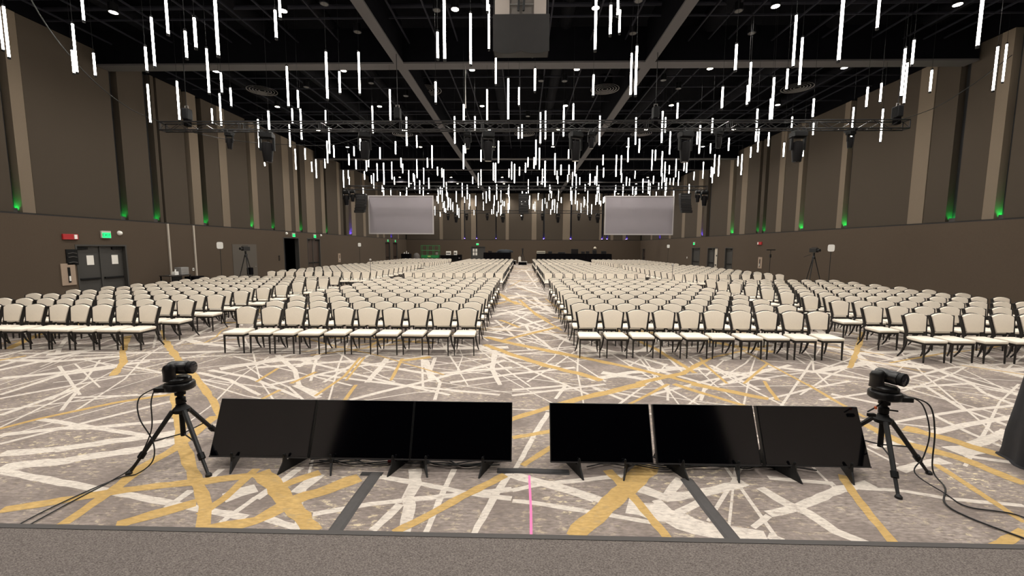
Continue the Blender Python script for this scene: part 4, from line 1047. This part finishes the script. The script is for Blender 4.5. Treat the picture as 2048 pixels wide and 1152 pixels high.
# ------------------------------------------------------------------ black-draped pedestal at the right edge
def draped():
    n = 64; vs = []; fs = []
    prof = [(.57, .004), (.545, .02), (.535, .1), (.53, .3), (.50, .55), (.47, .85), (.45, 1.05), (.43, 1.09), (.0, 1.1)]
    for r, z in prof:
        for k in range(n):
            a = 2 * math.pi * k / n; f = 1 + .05 * math.sin(11 * a) * max(0, 1 - z / 1.1) + .03 * math.sin(5 * a + 1) * max(0, 1 - z / 1.1)
            vs.append((r * f * math.cos(a), r * f * math.sin(a), z))
    for i in range(len(prof) - 1):
        for k in range(n): fs.append((i * n + k, i * n + (k + 1) % n, (i + 1) * n + (k + 1) % n, (i + 1) * n + k))
    t = thing('draped_pedestal', 'tall pedestal under a black floor-length cloth at the right edge', 'pedestal', (5.85, 4.19, 0))
    MB().add(vs, fs).build('cloth', mat('charcoal_cloth', (30, 29, 32), .95, vary=.25, scale=6), t, smooth=True)
    MB().lathe([(.3, .0), (.3, .02), (.05, .05), (.05, 1.05), (.38, 1.06), (.38, 1.085)], 18).build('table', M_BLACK, t)
draped()

# ------------------------------------------------------------------ doors
def door(n, X, y0, y1, h, leaves, label, open_dark=False, m=M_DOOR):
    s = -1 if X < 0 else 1
    def bx(a, b): return (min(X + s * a, X + s * b), max(X + s * a, X + s * b))
    f = MB()
    for yy in (y0 + .002, y1 - .062): f.box(*bx(-.015, .28), yy, yy + .06, 0, h - .002)
    f.box(*bx(-.015, .28), y0 + .062, y1 - .062, h - .062, h - .002)
    o = struct(f.build('door_%d' % n, M_DOOR)); o['label'] = label
    if open_dark:
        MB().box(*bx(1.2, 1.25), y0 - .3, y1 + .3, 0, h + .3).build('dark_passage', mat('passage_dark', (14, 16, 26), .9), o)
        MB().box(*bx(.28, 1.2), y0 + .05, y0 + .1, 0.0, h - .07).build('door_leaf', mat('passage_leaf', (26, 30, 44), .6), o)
        return o
    ya, yb = y0 + .064, y1 - .064; wd = (yb - ya) / leaves
    for k in range(leaves):
        a, b = ya + k * wd + .004, ya + (k + 1) * wd - .004
        l = MB().box(*bx(.12, .17), a, b, .008, h - .066).build('door_leaf', m, o)
        MB().box(*bx(.05, .115), a + .08, b - .08, .98, 1.05).build('push_bar', M_BLACK, l, bevel=.01)
        MB().box(*bx(.07, .12), a + .06 if k == 0 else b - .46, a + .46 if k == 0 else b - .06, h - .19, h - .10).build('door_closer', M_BLACK, l)
    if leaves == 2: MB().box(*bx(.09, .16), ya + wd - .035, ya + wd + .035, .008, h - .066).build('mullion', M_DOOR, o)
    MB().box(*bx(.172, .2), y0 + .06, y1 - .06, .008, h - .06).build('door_back', M_DARK, o)
    return o
door(1, XL, *DOORS_L[0], 2, 'dark grey double doors with paper notices in the left wall')
door(2, XL, *DOORS_L[1], 1, 'open dark doorway in the left wall', open_dark=True)
M_BRN = mat('brown_door', (58, 44, 36), .5, vary=.05, scale=6)
door(3, XL, *DOORS_L[2], 2, 'brown double doors beyond the open doorway on the left', m=M_BRN)
door(4, XL, *DOORS_L[3], 1, 'far left door, nearer of two', m=M_BRN)
door(5, XL, *DOORS_L[4], 1, 'far left door, farther of two', m=M_BRN)
door(6, XR, *DOORS_R[0], 1, 'nearest dark single door in the right wall')
door(7, XR, *DOORS_R[1], 2, 'middle dark double doors in the right wall, one leaf standing pale')
door(8, XR, *DOORS_R[2], 1, 'farthest dark door in the right wall below an exit sign')
door(9, XR, *DOORS_R[3], 1, 'small dark door at the far end of the right wall', m=M_BRN)
g = struct(MB().box(XL - .01, XL + .02, 23.35, 25.5, 0, 2.42).build('door_10', mat('grey_door', (80, 74, 67), .6))); g['label'] = 'flush grey door in the left wall behind the camera tripod'
MB().tube([(XL + .02, 25.3, 1.05), (XL + .08, 25.3, 1.05), (XL + .08, 25.16, 1.05)], .014, 8).build('door_handle', M_ALU, g)
sl = MB().box(XR + .03, XR + .08, 36.08, 36.62, .01, 2.3).build('pale_leaf', mat('pale_leaf', (188, 178, 162), .6), bpy.data.objects['door_7'])
MB().box(XR + .01, XR + .03, 36.2, 36.34, 1.6, 1.72).build('lock_plate', M_BLACK, sl); MB().box(XR + .01, XR + .03, 36.25, 36.5, .8, .9).build('latch', M_BLACK, sl)
bd = MB()
for xx in (-7.348, -5.362): bd.box(xx, xx + .06, YB - .015, YB + .28, 0, 2.418)
bd.box(-7.288, -5.362, YB - .015, YB + .28, 2.356, 2.418)
bo = struct(bd.build('door_11', M_DOOR)); bo['label'] = 'grey double doors with pale notices in the far wall'
for a, b in ((-7.284, -6.33), (-6.32, -5.366)): MB().box(a, b, YB + .12, YB + .17, .008, 2.35).build('door_leaf', M_DOOR, bo)
for a in (-7.1, -6.72):
    for z in (1.15, 1.66): MB().box(a, a + .26, YB + .11, YB + .119, z, z + .42).build('notice', M_PAPER, bo)
for y, lab in ((15.48, 'left leaf'), (16.45, 'right leaf')):
    tag(MB().box(XL - .116, XL - .108, y, y + .26, 1.55, 1.92).build('paper_notice', M_PAPER), 'white paper notice taped on the %s of the near double doors' % lab, 'notice', 'notices on the double doors')
trims = ((19.1, .6, 'white conduit down the left wall behind the side table'), (20.62, .02, 'white conduit down the left wall right of the side table'))
for i, (y, z0, lab) in enumerate(trims):
    o = struct(MB().box(XL, XL + .05, y - .04, y + .04, z0, WZ).build('trim_%d' % (i + 1), mat('trim_white', (176, 166, 154), .6))); o['label'] = lab

# ------------------------------------------------------------------ exit signs, wall devices
def exit_sign(x, y, z, rz, label):
    t = thing('exit_sign', label, 'exit sign', (x, y, z), rz, 'green exit signs')      # local +Y points out of the wall
    MB().box(-.19, .19, 0, .06, -.14, .15).build('housing', mat('sign_housing', (190, 184, 172), .5), t, bevel=.008)
    MB().box(-.165, .165, .061, .068, -.125, .075).build('lit_panel', M_EXIT, t)
    link('lettering', EXIT_ME, t, (0, .0705, -.025), (R(90), 0, R(180)))
exit_sign(XL, 16.16, 2.74, R(-90), 'green lit EXIT sign above the near double doors on the left')
exit_sign(XL, 29.77, 3.13, R(-90), 'green EXIT sign above the open dark doorway')
exit_sign(XL, 32.83, 3.13, R(-90), 'green EXIT sign above the brown double doors')
exit_sign(XL, 50.9, 3.08, R(-90), 'tiny green EXIT sign over the nearer far left door')
exit_sign(XL, 53.9, 3.08, R(-90), 'tiny green EXIT sign over the farther far left door')
exit_sign(XR, 40.93, 2.76, R(90), 'green EXIT sign above the farthest right wall door')
exit_sign(-6.4, YB, 2.75, R(180), 'green EXIT sign above the doors in the far wall')
def alarm(X, y, z, s, label):
    t = thing('fire_alarm', label, 'fire alarm', (X, y, z), 0, 'red fire alarms')
    MB().box(*sorted((0, s * .06)), -.26, .26, -.09, .11).build('backplate', mat('alarm_red', (170, 32, 36), .5), t, bevel=.01)
    MB().box(*sorted((s * .06, s * .09)), .10, .2, -.07, .09).build('strobe', M_WHITE, t, bevel=.008)
alarm(XL, 14.85, 2.61, 1, 'red fire alarm with white strobe beside the near left doors')
alarm(XR, 29.76, 2.66, -1, 'red fire alarm with white strobe on the right wall')
def hose(X, y, z, s, label):
    t = thing('wall_cabinet', label, 'wall cabinet', (X, y, z), 0, 'beige wall cabinets')
    MB().box(*sorted((0, s * .03)), -.24, .24, -.36, .44).build('face_plate', mat('beige_plate', (158, 138, 120), .6, vary=.05, scale=12), t, bevel=.008)
    MB().box(*sorted((s * .03, s * .045)), -.03, .05, -.26, .3).build('handle_recess', M_BLACK, t)
    MB().tube([(s * .05, .01, -.2), (s * .05, .01, -.02)], .028, 8).build('handle', M_WHITE, t, smooth=True)
hose(XL, 14.68, 1.2, 1, 'beige wall cabinet with a white handle left of the near double doors')
hose(XR, 29.6, 1.25, -1, 'beige wall cabinet with a white handle on the right wall')
hose(XL, 37.2, 1.25, 1, 'small beige wall cabinet far along the left wall')
p = thing('wall_plaque', 'black sculpted plaque on the left wall beside the double doors', 'plaque', (XL, 14.86, 1.86))
MB().box(0, .03, -.2, .2, -.28, .3).build('plate', M_BLACK, p, bevel=.01)
for z in (-.2, .0, .14): MB().tube([(.035, -.15, z), (.05, 0, z + .03), (.035, .15, z)], .02, 6).build('relief', mat('plaque_relief', (62, 60, 58), .4), p, smooth=True)
def dome(X, y, z, s, label):
    t = thing('ceiling_camera', label, 'security camera', (X, y, z), 0, 'white dome cameras')
    MB().lathe([(.09, 0), (.09, .03), (.075, .075), (.04, .105), (.005, .115)], 16, axis='x').build('dome', M_WHITE, t, rot=(0, 0, 0 if s > 0 else R(180)), smooth=True)
    MB().lathe([(.1, 0), (.1, .012)], 16, axis='x').build('ring', mat('dome_ring', (190, 186, 180), .5), t, rot=(0, 0, 0 if s > 0 else R(180)))
dome(XL, 16.75, 2.82, 1, 'white dome camera right of the near exit sign')
dome(XL, 28.9, 3.22, 1, 'white dome camera left of the open doorway sign')
dome(XL, 33.9, 3.22, 1, 'white dome camera right of the brown double doors sign')
for y, z, l in ((20.45, 1.12, 'small white wall socket beside the white conduit'), ):
    t = thing('wall_socket', l, 'socket', (XL, y, z)); MB().box(0, .012, -.05, .05, -.07, .07).build('plate', M_WHITE, t, bevel=.003); MB().box(.012, .016, -.02, .02, -.04, .04).build('outlet', M_BLACK, t)
t = thing('wall_controls', 'dark control panel on the left wall before the open doorway', 'control panel', (XL, 27.9, 1.5))
for z in (-.12, .0, .13): MB().box(0, .03, -.07, .07, z - .04, z + .04).build('control_box', M_BLACK, t, bevel=.006)
t = thing('wall_switch', 'tiny white switch on the right wall before the exit door', 'switch', (XR, 42.6, 1.35)); MB().box(-.015, 0, -.06, .06, -.09, .09).build('plate', M_WHITE, t); MB().box(-.025, -.015, -.02, .02, -.03, .03).build('toggle', M_WHITE, t)

# ------------------------------------------------------------------ stands and cameras along the side walls
def stand_base(t, r=.32):
    for k in range(3):
        a = 2 * math.pi * k / 3 + .4
        MB().tube([(0, 0, .3), (r * math.cos(a), r * math.sin(a), .012)], .012, 6).build('leg', M_RUBBER, t)
def antenna(x, y, z, rz, label):
    t = thing('antenna_stand', label, 'antenna stand', (x, y, 0), rz, 'white panel antennas on stands')
    stand_base(t)
    MB().tube([(0, 0, .15), (0, 0, z - .1)], .014, 8).build('pole', M_RUBBER, t, smooth=True)
    MB().prism([(.14 * math.copysign(abs(math.cos(a)) ** .45, math.cos(a)), z + .18 * math.copysign(abs(math.sin(a)) ** .45, math.sin(a))) for a in [math.pi * k / 12 for k in range(24)]], -.03, .03, 'y').build('panel', M_WHITE, t)
    MB().box(-.03, .03, .03, .07, z - .12, z - .02).build('bracket', M_BLACK, t)
antenna(-15.95, 21.4, 2.34, R(30), 'white panel antenna on a thin stand by the left wall, nearer one')
antenna(-16.1, 40.5, 2.5, R(30), 'white panel antenna on a thin stand far along the left wall')
antenna(15.85, 21.5, 2.34, R(-30), 'white panel antenna on a thin stand by the right wall, nearer one')
antenna(16.2, 46.0, 2.5, R(-30), 'white panel antenna on a thin stand far along the right wall')
def video_camera(x, y, z, rz, label, bag=False):
    t = thing('video_camera_tripod', label, 'camera tripod', (x, y, 0), rz, 'video cameras by the side walls')
    for k in range(3):
        a = 2 * math.pi * k / 3 + .5
        MB().tube([(.05 * math.cos(a), .05 * math.sin(a), z - .42), (.52 * math.cos(a), .52 * math.sin(a), .01)], [.026, .016], 6).build('leg', M_RUBBER, t)
    MB().lathe([(.07, z - .48), (.08, z - .40), (.04, z - .32), (.05, z - .22), (.05, z - .16)], 10).build('tripod_head', M_RUBBER, t)
    b = MB().box(-.09, .09, -.22, .2, z - .14, z + .08).build('camera_body', M_RUBBER, t, bevel=.02)
    MB().lathe([(.06, .2), (.075, .34)], 12, axis='y', c=(0, 0, z - .03)).build('lens_hood', M_RUBBER, b)
    MB().box(-.02, .02, -.15, .18, z + .1, z + .13).build('top_handle', M_RUBBER, b)
    MB().tube([(.08, -.1, z - .25), (.25, -.35, z - .38)], .012, 6).build('pan_bar', M_RUBBER, t)
    if bag: MB().box(-.3, -.05, -.15, .05, .75, 1.15).build('counterweight_bag', M_CLOTH, t, bevel=.03)
video_camera(-15.0, 22.0, 2.2, R(168), 'black video camera on a tall tripod by the left wall', True)
video_camera(15.35, 22.0, 2.25, R(190), 'black video camera on a tall tripod by the right wall')
t = thing('light_stand', 'thin black stand with a flat crossbar by the right wall', 'stand', (15.3, 25.7, 0)); stand_base(t)
MB().tube([(0, 0, .1), (0, 0, 2.2)], .014, 8).build('pole', M_RUBBER, t); MB().box(-.26, .26, -.05, .05, 2.19, 2.25).build('crossbar', M_RUBBER, t, bevel=.01); MB().box(-.04, .04, -.04, .04, 1.75, 1.95).build('clamp', M_RUBBER, t)
for x, y, z, l in ((-7.4, 19.9, 1.62, 'slim microphone stand with a ring top in the left aisle'), (7.4, 20.3, 1.42, 'slim microphone stand in the right aisle')):
    t = thing('microphone_stand', l, 'stand', (x, y, 0))
    MB().lathe([(.14, .0), (.14, .015), (.02, .03)], 16).build('base', M_RUBBER, t); MB().tube([(0, 0, .03), (0, 0, z)], .011, 8).build('pole', M_RUBBER, t)
    MB().lathe([(.03, 0), (.055, .03), (.055, .07), (.02, .1)], 10, c=(0, 0, z)).build('microphone_head', mat('mic_pale', (170, 165, 158), .5), t)
def side_table():
    t = thing('side_table', 'small dark table by the left wall between the two white conduits', 'table', (-15.95, 18.5, 0))
    MB().box(-.3, .3, -.55, .55, .93, .97).build('tabletop', mat('dark_laminate', (40, 36, 34), .4), t, bevel=.006)
    for dx in (-.26, .26):
        for dy in (-.5, .5): MB().box(dx - .02, dx + .02, dy - .02, dy + .02, 0, .93).build('leg', M_BLACK, t)
    MB().box(.27, .29, -.53, .0, .3, .93).build('modesty_panel', M_BLACK, t)
    c = thing('equipment_case', 'grey silver case standing on the side table', 'case', (-15.95, 18.85, .97)); MB().box(-.16, .16, -.22, .22, .002, .34).build('body', mat('case_silver', (150, 148, 146), .45, .3), c, bevel=.01)
    for z in (.1, .22): MB().box(.16, .168, -.2, .2, z, z + .015).build('rib', M_ALU, c)
    b = thing('small_device', 'small white device standing on the side table', 'device', (-15.9, 18.42, .97)); MB().box(-.08, .08, -.1, .1, .002, .16).build('body', M_WHITE, b, bevel=.01); MB().tube([(0, 0, .16), (0, .02, .26)], .03, 8).build('head', M_WHITE, b)
    l = thing('flat_device', 'flat pale device lying at the left of the side table', 'device', (-15.9, 18.12, .97)); MB().box(-.1, .1, -.13, .13, .002, .03).build('body', M_ALU, l, bevel=.005); MB().box(-.08, .08, -.11, .11, .03, .034).build('pad', M_BLACK, l)
    k = thing('black_case', 'black equipment case on the floor beside the side table', 'case', (-15.85, 19.45, 0)); MB().box(-.25, .25, -.3, .3, 0, .85).build('body', M_CLOTH, k, bevel=.02); MB().box(.25, .27, -.1, .1, .5, .56).build('handle', M_ALU, k)
side_table()

# ------------------------------------------------------------------ far end of the hall
def scissor_lift():
    G = mat('lift_green', (30, 128, 66), .5)
    t = thing('scissor_lift', 'green scissor lift platform parked at the far left', 'scissor lift', (-12.4, 55.6, 0))
    MB().box(-1.1, 1.1, -.4, .4, .18, .5).build('chassis', G, t, bevel=.02)
    for x in (-.8, .8):
        for y in (-.42, .42): MB().lathe([(.18, -.06), (.18, .06)], 16, axis='y', c=(x, y, .18)).build('wheel', M_RUBBER, t)
    for y in (-.3, .3):
        MB().tube([(-.9, y, .5), (.9, y, .86)], .04, 6).build('scissor_arm', G, t); MB().tube([(.9, y, .5), (-.9, y, .86)], .04, 6).build('scissor_arm', G, t)
    MB().box(-1.2, 1.2, -.42, .42, .86, 1.2).build('platform', G, t, bevel=.01)
    for x in (-1.18, -.4, .4, 1.18):
        for y in (-.4, .4): MB().tube([(x, y, 1.2), (x, y, 2.5)], .024, 6).build('guard_post', G, t)
    for z in (1.85, 2.5):
        for y in (-.4, .4): MB().tube([(-1.18, y, z), (1.18, y, z)], .024, 6).build('guard_rail', G, t)
        for x in (-1.18, 1.18): MB().tube([(x, -.4, z), (x, .4, z)], .024, 6).build('guard_rail', G, t)
    MB().box(-.3, .1, -.44, -.42, 1.0, 1.12).build('sticker', mat('lift_sticker', (196, 220, 130), .5), t)
    MB().box(.75, 1.05, -.3, -.1, 1.3, 1.6).build('control_box', M_ALU, t)
scissor_lift()
def draped_table(x0, x1, y0, y1, h, label):
    t = thing('draped_table', label, 'table', ((x0 + x1) / 2, (y0 + y1) / 2, 0), 0, 'black-draped tables at the far end')
    w_, d = (x1 - x0) / 2, (y1 - y0) / 2
    vs = []; fs = []; per = []
    n = int((2 * w_ + 2 * d) * 2 / .12)
    P = [(-w_, -d), (w_, -d), (w_, d), (-w_, d)]
    for i in range(4):
        a, b = P[i], P[(i + 1) % 4]; m = max(2, int(math.hypot(b[0] - a[0], b[1] - a[1]) / .13))
        for k in range(m): per.append((a[0] + (b[0] - a[0]) * k / m, a[1] + (b[1] - a[1]) * k / m))
    m = len(per)
    for z, amp in ((0.003, 1.025), (h * .5, 1.015), (h, 1.0)):
        for i, (x, y) in enumerate(per):
            f = 1 + (amp - 1) * (1 + .8 * (-1) ** i); vs.append((x + (.05 * (amp - 1) * 40 * ((-1) ** i)) * (1 if abs(abs(x) - w_) < .01 else 0), y * f if abs(abs(y) - d) < .01 else y, z))
    for i in range(2):
        for k in range(m): fs.append((i * m + k, i * m + (k + 1) % m, (i + 1) * m + (k + 1) % m, (i + 1) * m + k))
    fs.append(tuple(range(2 * m, 3 * m)))
    MB().add(vs, fs).build('cloth', M_CLOTH, t)
    MB().box(-w_ + .02, w_ - .02, -d + .02, d - .02, h - .06, h - .01).build('tabletop', M_BLACK, t)
draped_table(-5.0, -1.45, 53.6, 55.2, 1.62, 'tall black-draped control desk left of the far aisle end')
draped_table(1.95, 11.6, 53.4, 55.0, 1.52, 'long black-draped table right of the far aisle end')
def box_thing(name, label, cat, x, y, z, w_, d, h, m, extra=None, group=None):
    t = thing(name, label, cat, (x, y, z), 0, group)
    MB().box(-w_ / 2, w_ / 2, -d / 2, d / 2, .002, h).build('body', m, t, bevel=min(.02, h * .2))
    if extra == 'screen':
        MB().box(-w_ / 2 + .02, w_ / 2 - .02, -d / 2 - .008, -d / 2, .04, h - .03).build('display', M_GLASS, t)
    else:
        MB().box(-w_ / 2 + .04, w_ / 2 - .04, -d / 2 - .006, -d / 2, h * .35, h * .6).build('front_panel', M_BLACK if m is not M_RUBBER else M_STEEL, t)
    return t
box_thing('white_case', 'white flat case at the left end of the long far table', 'case', 2.5, 54.0, 1.52, 1.1, .5, .32, mat('case_cream', (196, 188, 170), .6))
for x, w_, h, l in ((3.7, .5, .3, 'small dark console left on the long far table'), (5.2, .9, .2, 'low dark mixing desk on the long far table'), (6.9, .9, .62, 'dark monitor standing on the long far table'),
                    (8.0, .4, .3, 'dark box right of the far table monitor'), (8.6, .4, .34, 'second dark box right of the far table monitor'), (10.7, .6, .36, 'dark box at the right end of the far table')):
    box_thing('control_gear', l, 'equipment', x, 54.1, 1.52, w_, .4, h, M_RUBBER, 'screen' if h > .5 else None, 'control gear on the far table')
box_thing('far_lamp', 'pale topped lamp stand on the long far table', 'lamp', 9.5, 54.1, 1.52, .5, .4, .5, M_RUBBER)
t = thing('desk_lamp', 'small pale lamp head above the far table gear', 'lamp', (9.55, 54.1, 2.02)); MB().tube([(0, 0, .002), (0, 0, .2)], .03, 6).build('stem', M_BLACK, t); MB().lathe([(.2, .2), (.16, .32), (.05, .42)], 12).build('shade', mat('lamp_pale', (210, 200, 180), .6), t)
def covered_gear():
    t = thing('covered_console', 'dark cloth-covered console heap on the left control desk', 'console', (-2.3, 54.3, 1.62))
    n = 20; vs = []; fs = []
    for i, (k, z) in enumerate(((1.0, .003), (.95, .2), (.75, .34), (.3, .4))):
        for a in range(n):
            an = 2 * math.pi * a / n; q = 1 + .12 * math.sin(3 * an + i)
            vs.append((1.1 * k * q * math.cos(an), .5 * k * q * math.sin(an), z + .03 * math.sin(2 * an)*(i > 0)))
    for i in range(3):
        for a in range(n): fs.append((i * n + a, i * n + (a + 1) % n, (i + 1) * n + (a + 1) % n, (i + 1) * n + a))
    fs.append(tuple(range(3 * n, 4 * n)))
    MB().add(vs, fs).build('cover', mat('cover_grey', (34, 38, 42), .9), t, smooth=True); MB().box(-.8, .8, -.3, .3, .002, .16).build('console_body', M_BLACK, t)
covered_gear()
box_thing('small_display', 'small dark display on the left end of the control desk', 'display', -4.2, 54.3, 1.62, .5, .12, .22, M_RUBBER, 'screen')
def riser(x, y, w_, h, label):
    t = thing('camera_riser', label, 'platform', (x, y, 0), 0, 'low platforms at the far aisle end')
    MB().box(-w_ / 2, w_ / 2, -.5, .5, h - .06, h).build('deck', mat('riser_top', (190, 184, 176), .6), t)
    MB().box(-w_ / 2 + .06, w_ / 2 - .06, -.47, .47, .0, h - .06).build('skirt', M_CLOTH, t)
    for q in (-1, 1): MB().box(q * w_ / 2 - .03 * (1 + q), q * w_ / 2 + .03 * (1 - q), -.5, -.44, 0, h - .06).build('leg', M_ALU, t)
riser(.1, 54.6, 1.2, .45, 'low pale-edged camera platform at the far end of the aisle')
riser(-1.05, 55.6, .6, .55, 'low pale-edged platform left of the far camera')
t = thing('video_camera_tripod', 'camera on a tripod standing on the far aisle platform', 'camera tripod', (.1, 54.6, .45))
for k in range(3):
    a = 2 * math.pi * k / 3 + .5; MB().tube([(0, 0, 1.25), (.4 * math.cos(a), .4 * math.sin(a), .01)], .03, 6).build('leg', M_RUBBER, t)
MB().lathe([(.08, 1.2), (.1, 1.3), (.06, 1.45)], 10).build('tripod_head', M_RUBBER, t)
MB().box(-.12, .12, -.3, .25, 1.45, 1.75).build('camera_body', M_RUBBER, t, bevel=.03); MB().lathe([(.09, -.3), (.1, -.45)], 12, axis='y', c=(0, 0, 1.6)).build('lens_hood', M_RUBBER, t)
t = thing('white_bag', 'white bag hanging at the far camera platform', 'bag', (-.28, 54.3, .45)); MB().box(-.17, .17, -.09, .09, .002, .6).build('body', M_PAPER, t, bevel=.05); MB().tube([(-.1, 0, .58), (0, 0, .75), (.1, 0, .58)], .012, 6).build('handle', M_PAPER, t)
def far_table():
    t = thing('folding_table', 'dark folding table at the far left beside the scissor lift', 'table', (-9.9, 55.3, 0))
    MB().box(-1.2, 1.2, -.35, .35, 1.2, 1.25).build('tabletop', mat('dark_laminate', (40, 36, 34), .4), t)
    for x in (-1.1, 1.1):
        for y in (-.3, .3): MB().box(x - .03, x + .03, y - .03, y + .03, 0, 1.2).build('leg', M_BLACK, t)
    MB().box(-1.1, 1.1, .28, .3, .4, 1.2).build('modesty_panel', M_BLACK, t)
    box_thing('white_carton', 'white carton on the far folding table, left one', 'carton', -9.9, 55.3, 1.25, .6, .4, .5, M_PAPER, None, 'cartons on the far folding table')
    box_thing('white_carton', 'white carton on the far folding table, right one', 'carton', -8.95, 55.3, 1.25, .4, .4, .55, M_PAPER, None, 'cartons on the far folding table')
    k = thing('dark_case', 'dark flight case on the floor right of the far folding table', 'case', (-8.4, 55.3, 0)); MB().box(-.3, .3, -.3, .3, 0, 1.3).build('body', M_CLOTH, k, bevel=.03); MB().box(-.1, .1, -.31, -.3, .8, .9).build('latch', M_ALU, k)
    c = thing('cloth_heap', 'grey cloth heap on the floor left of the scissor lift', 'cloth', (-14.32, 55.6, 0))
    MB().lathe([(.5, .003), (.52, .5), (.45, 1.1), (.3, 1.4), (.08, 1.5)], 14).build('cover', mat('heap_grey', (98, 92, 88), .9), c, smooth=True)
    MB().lathe([(.52, .0), (.54, .04)], 14).build('hem', M_CLOTH, c)
    g = thing('audio_rack', 'dark audio rack with pale items near the far left corner', 'rack', (-15.6, 55.2, 0)); MB().box(-.6, .6, -.4, .4, 0, 1.4).build('body', M_CLOTH, g, bevel=.02)
    for x, z in ((-.3, 1.6), (0, 1.75), (.25, 1.55)): MB().tube([(x, 0, 1.4), (x + .05, 0, z)], [.08, .05], 8).build('pale_item', M_WHITE, g)
far_table()
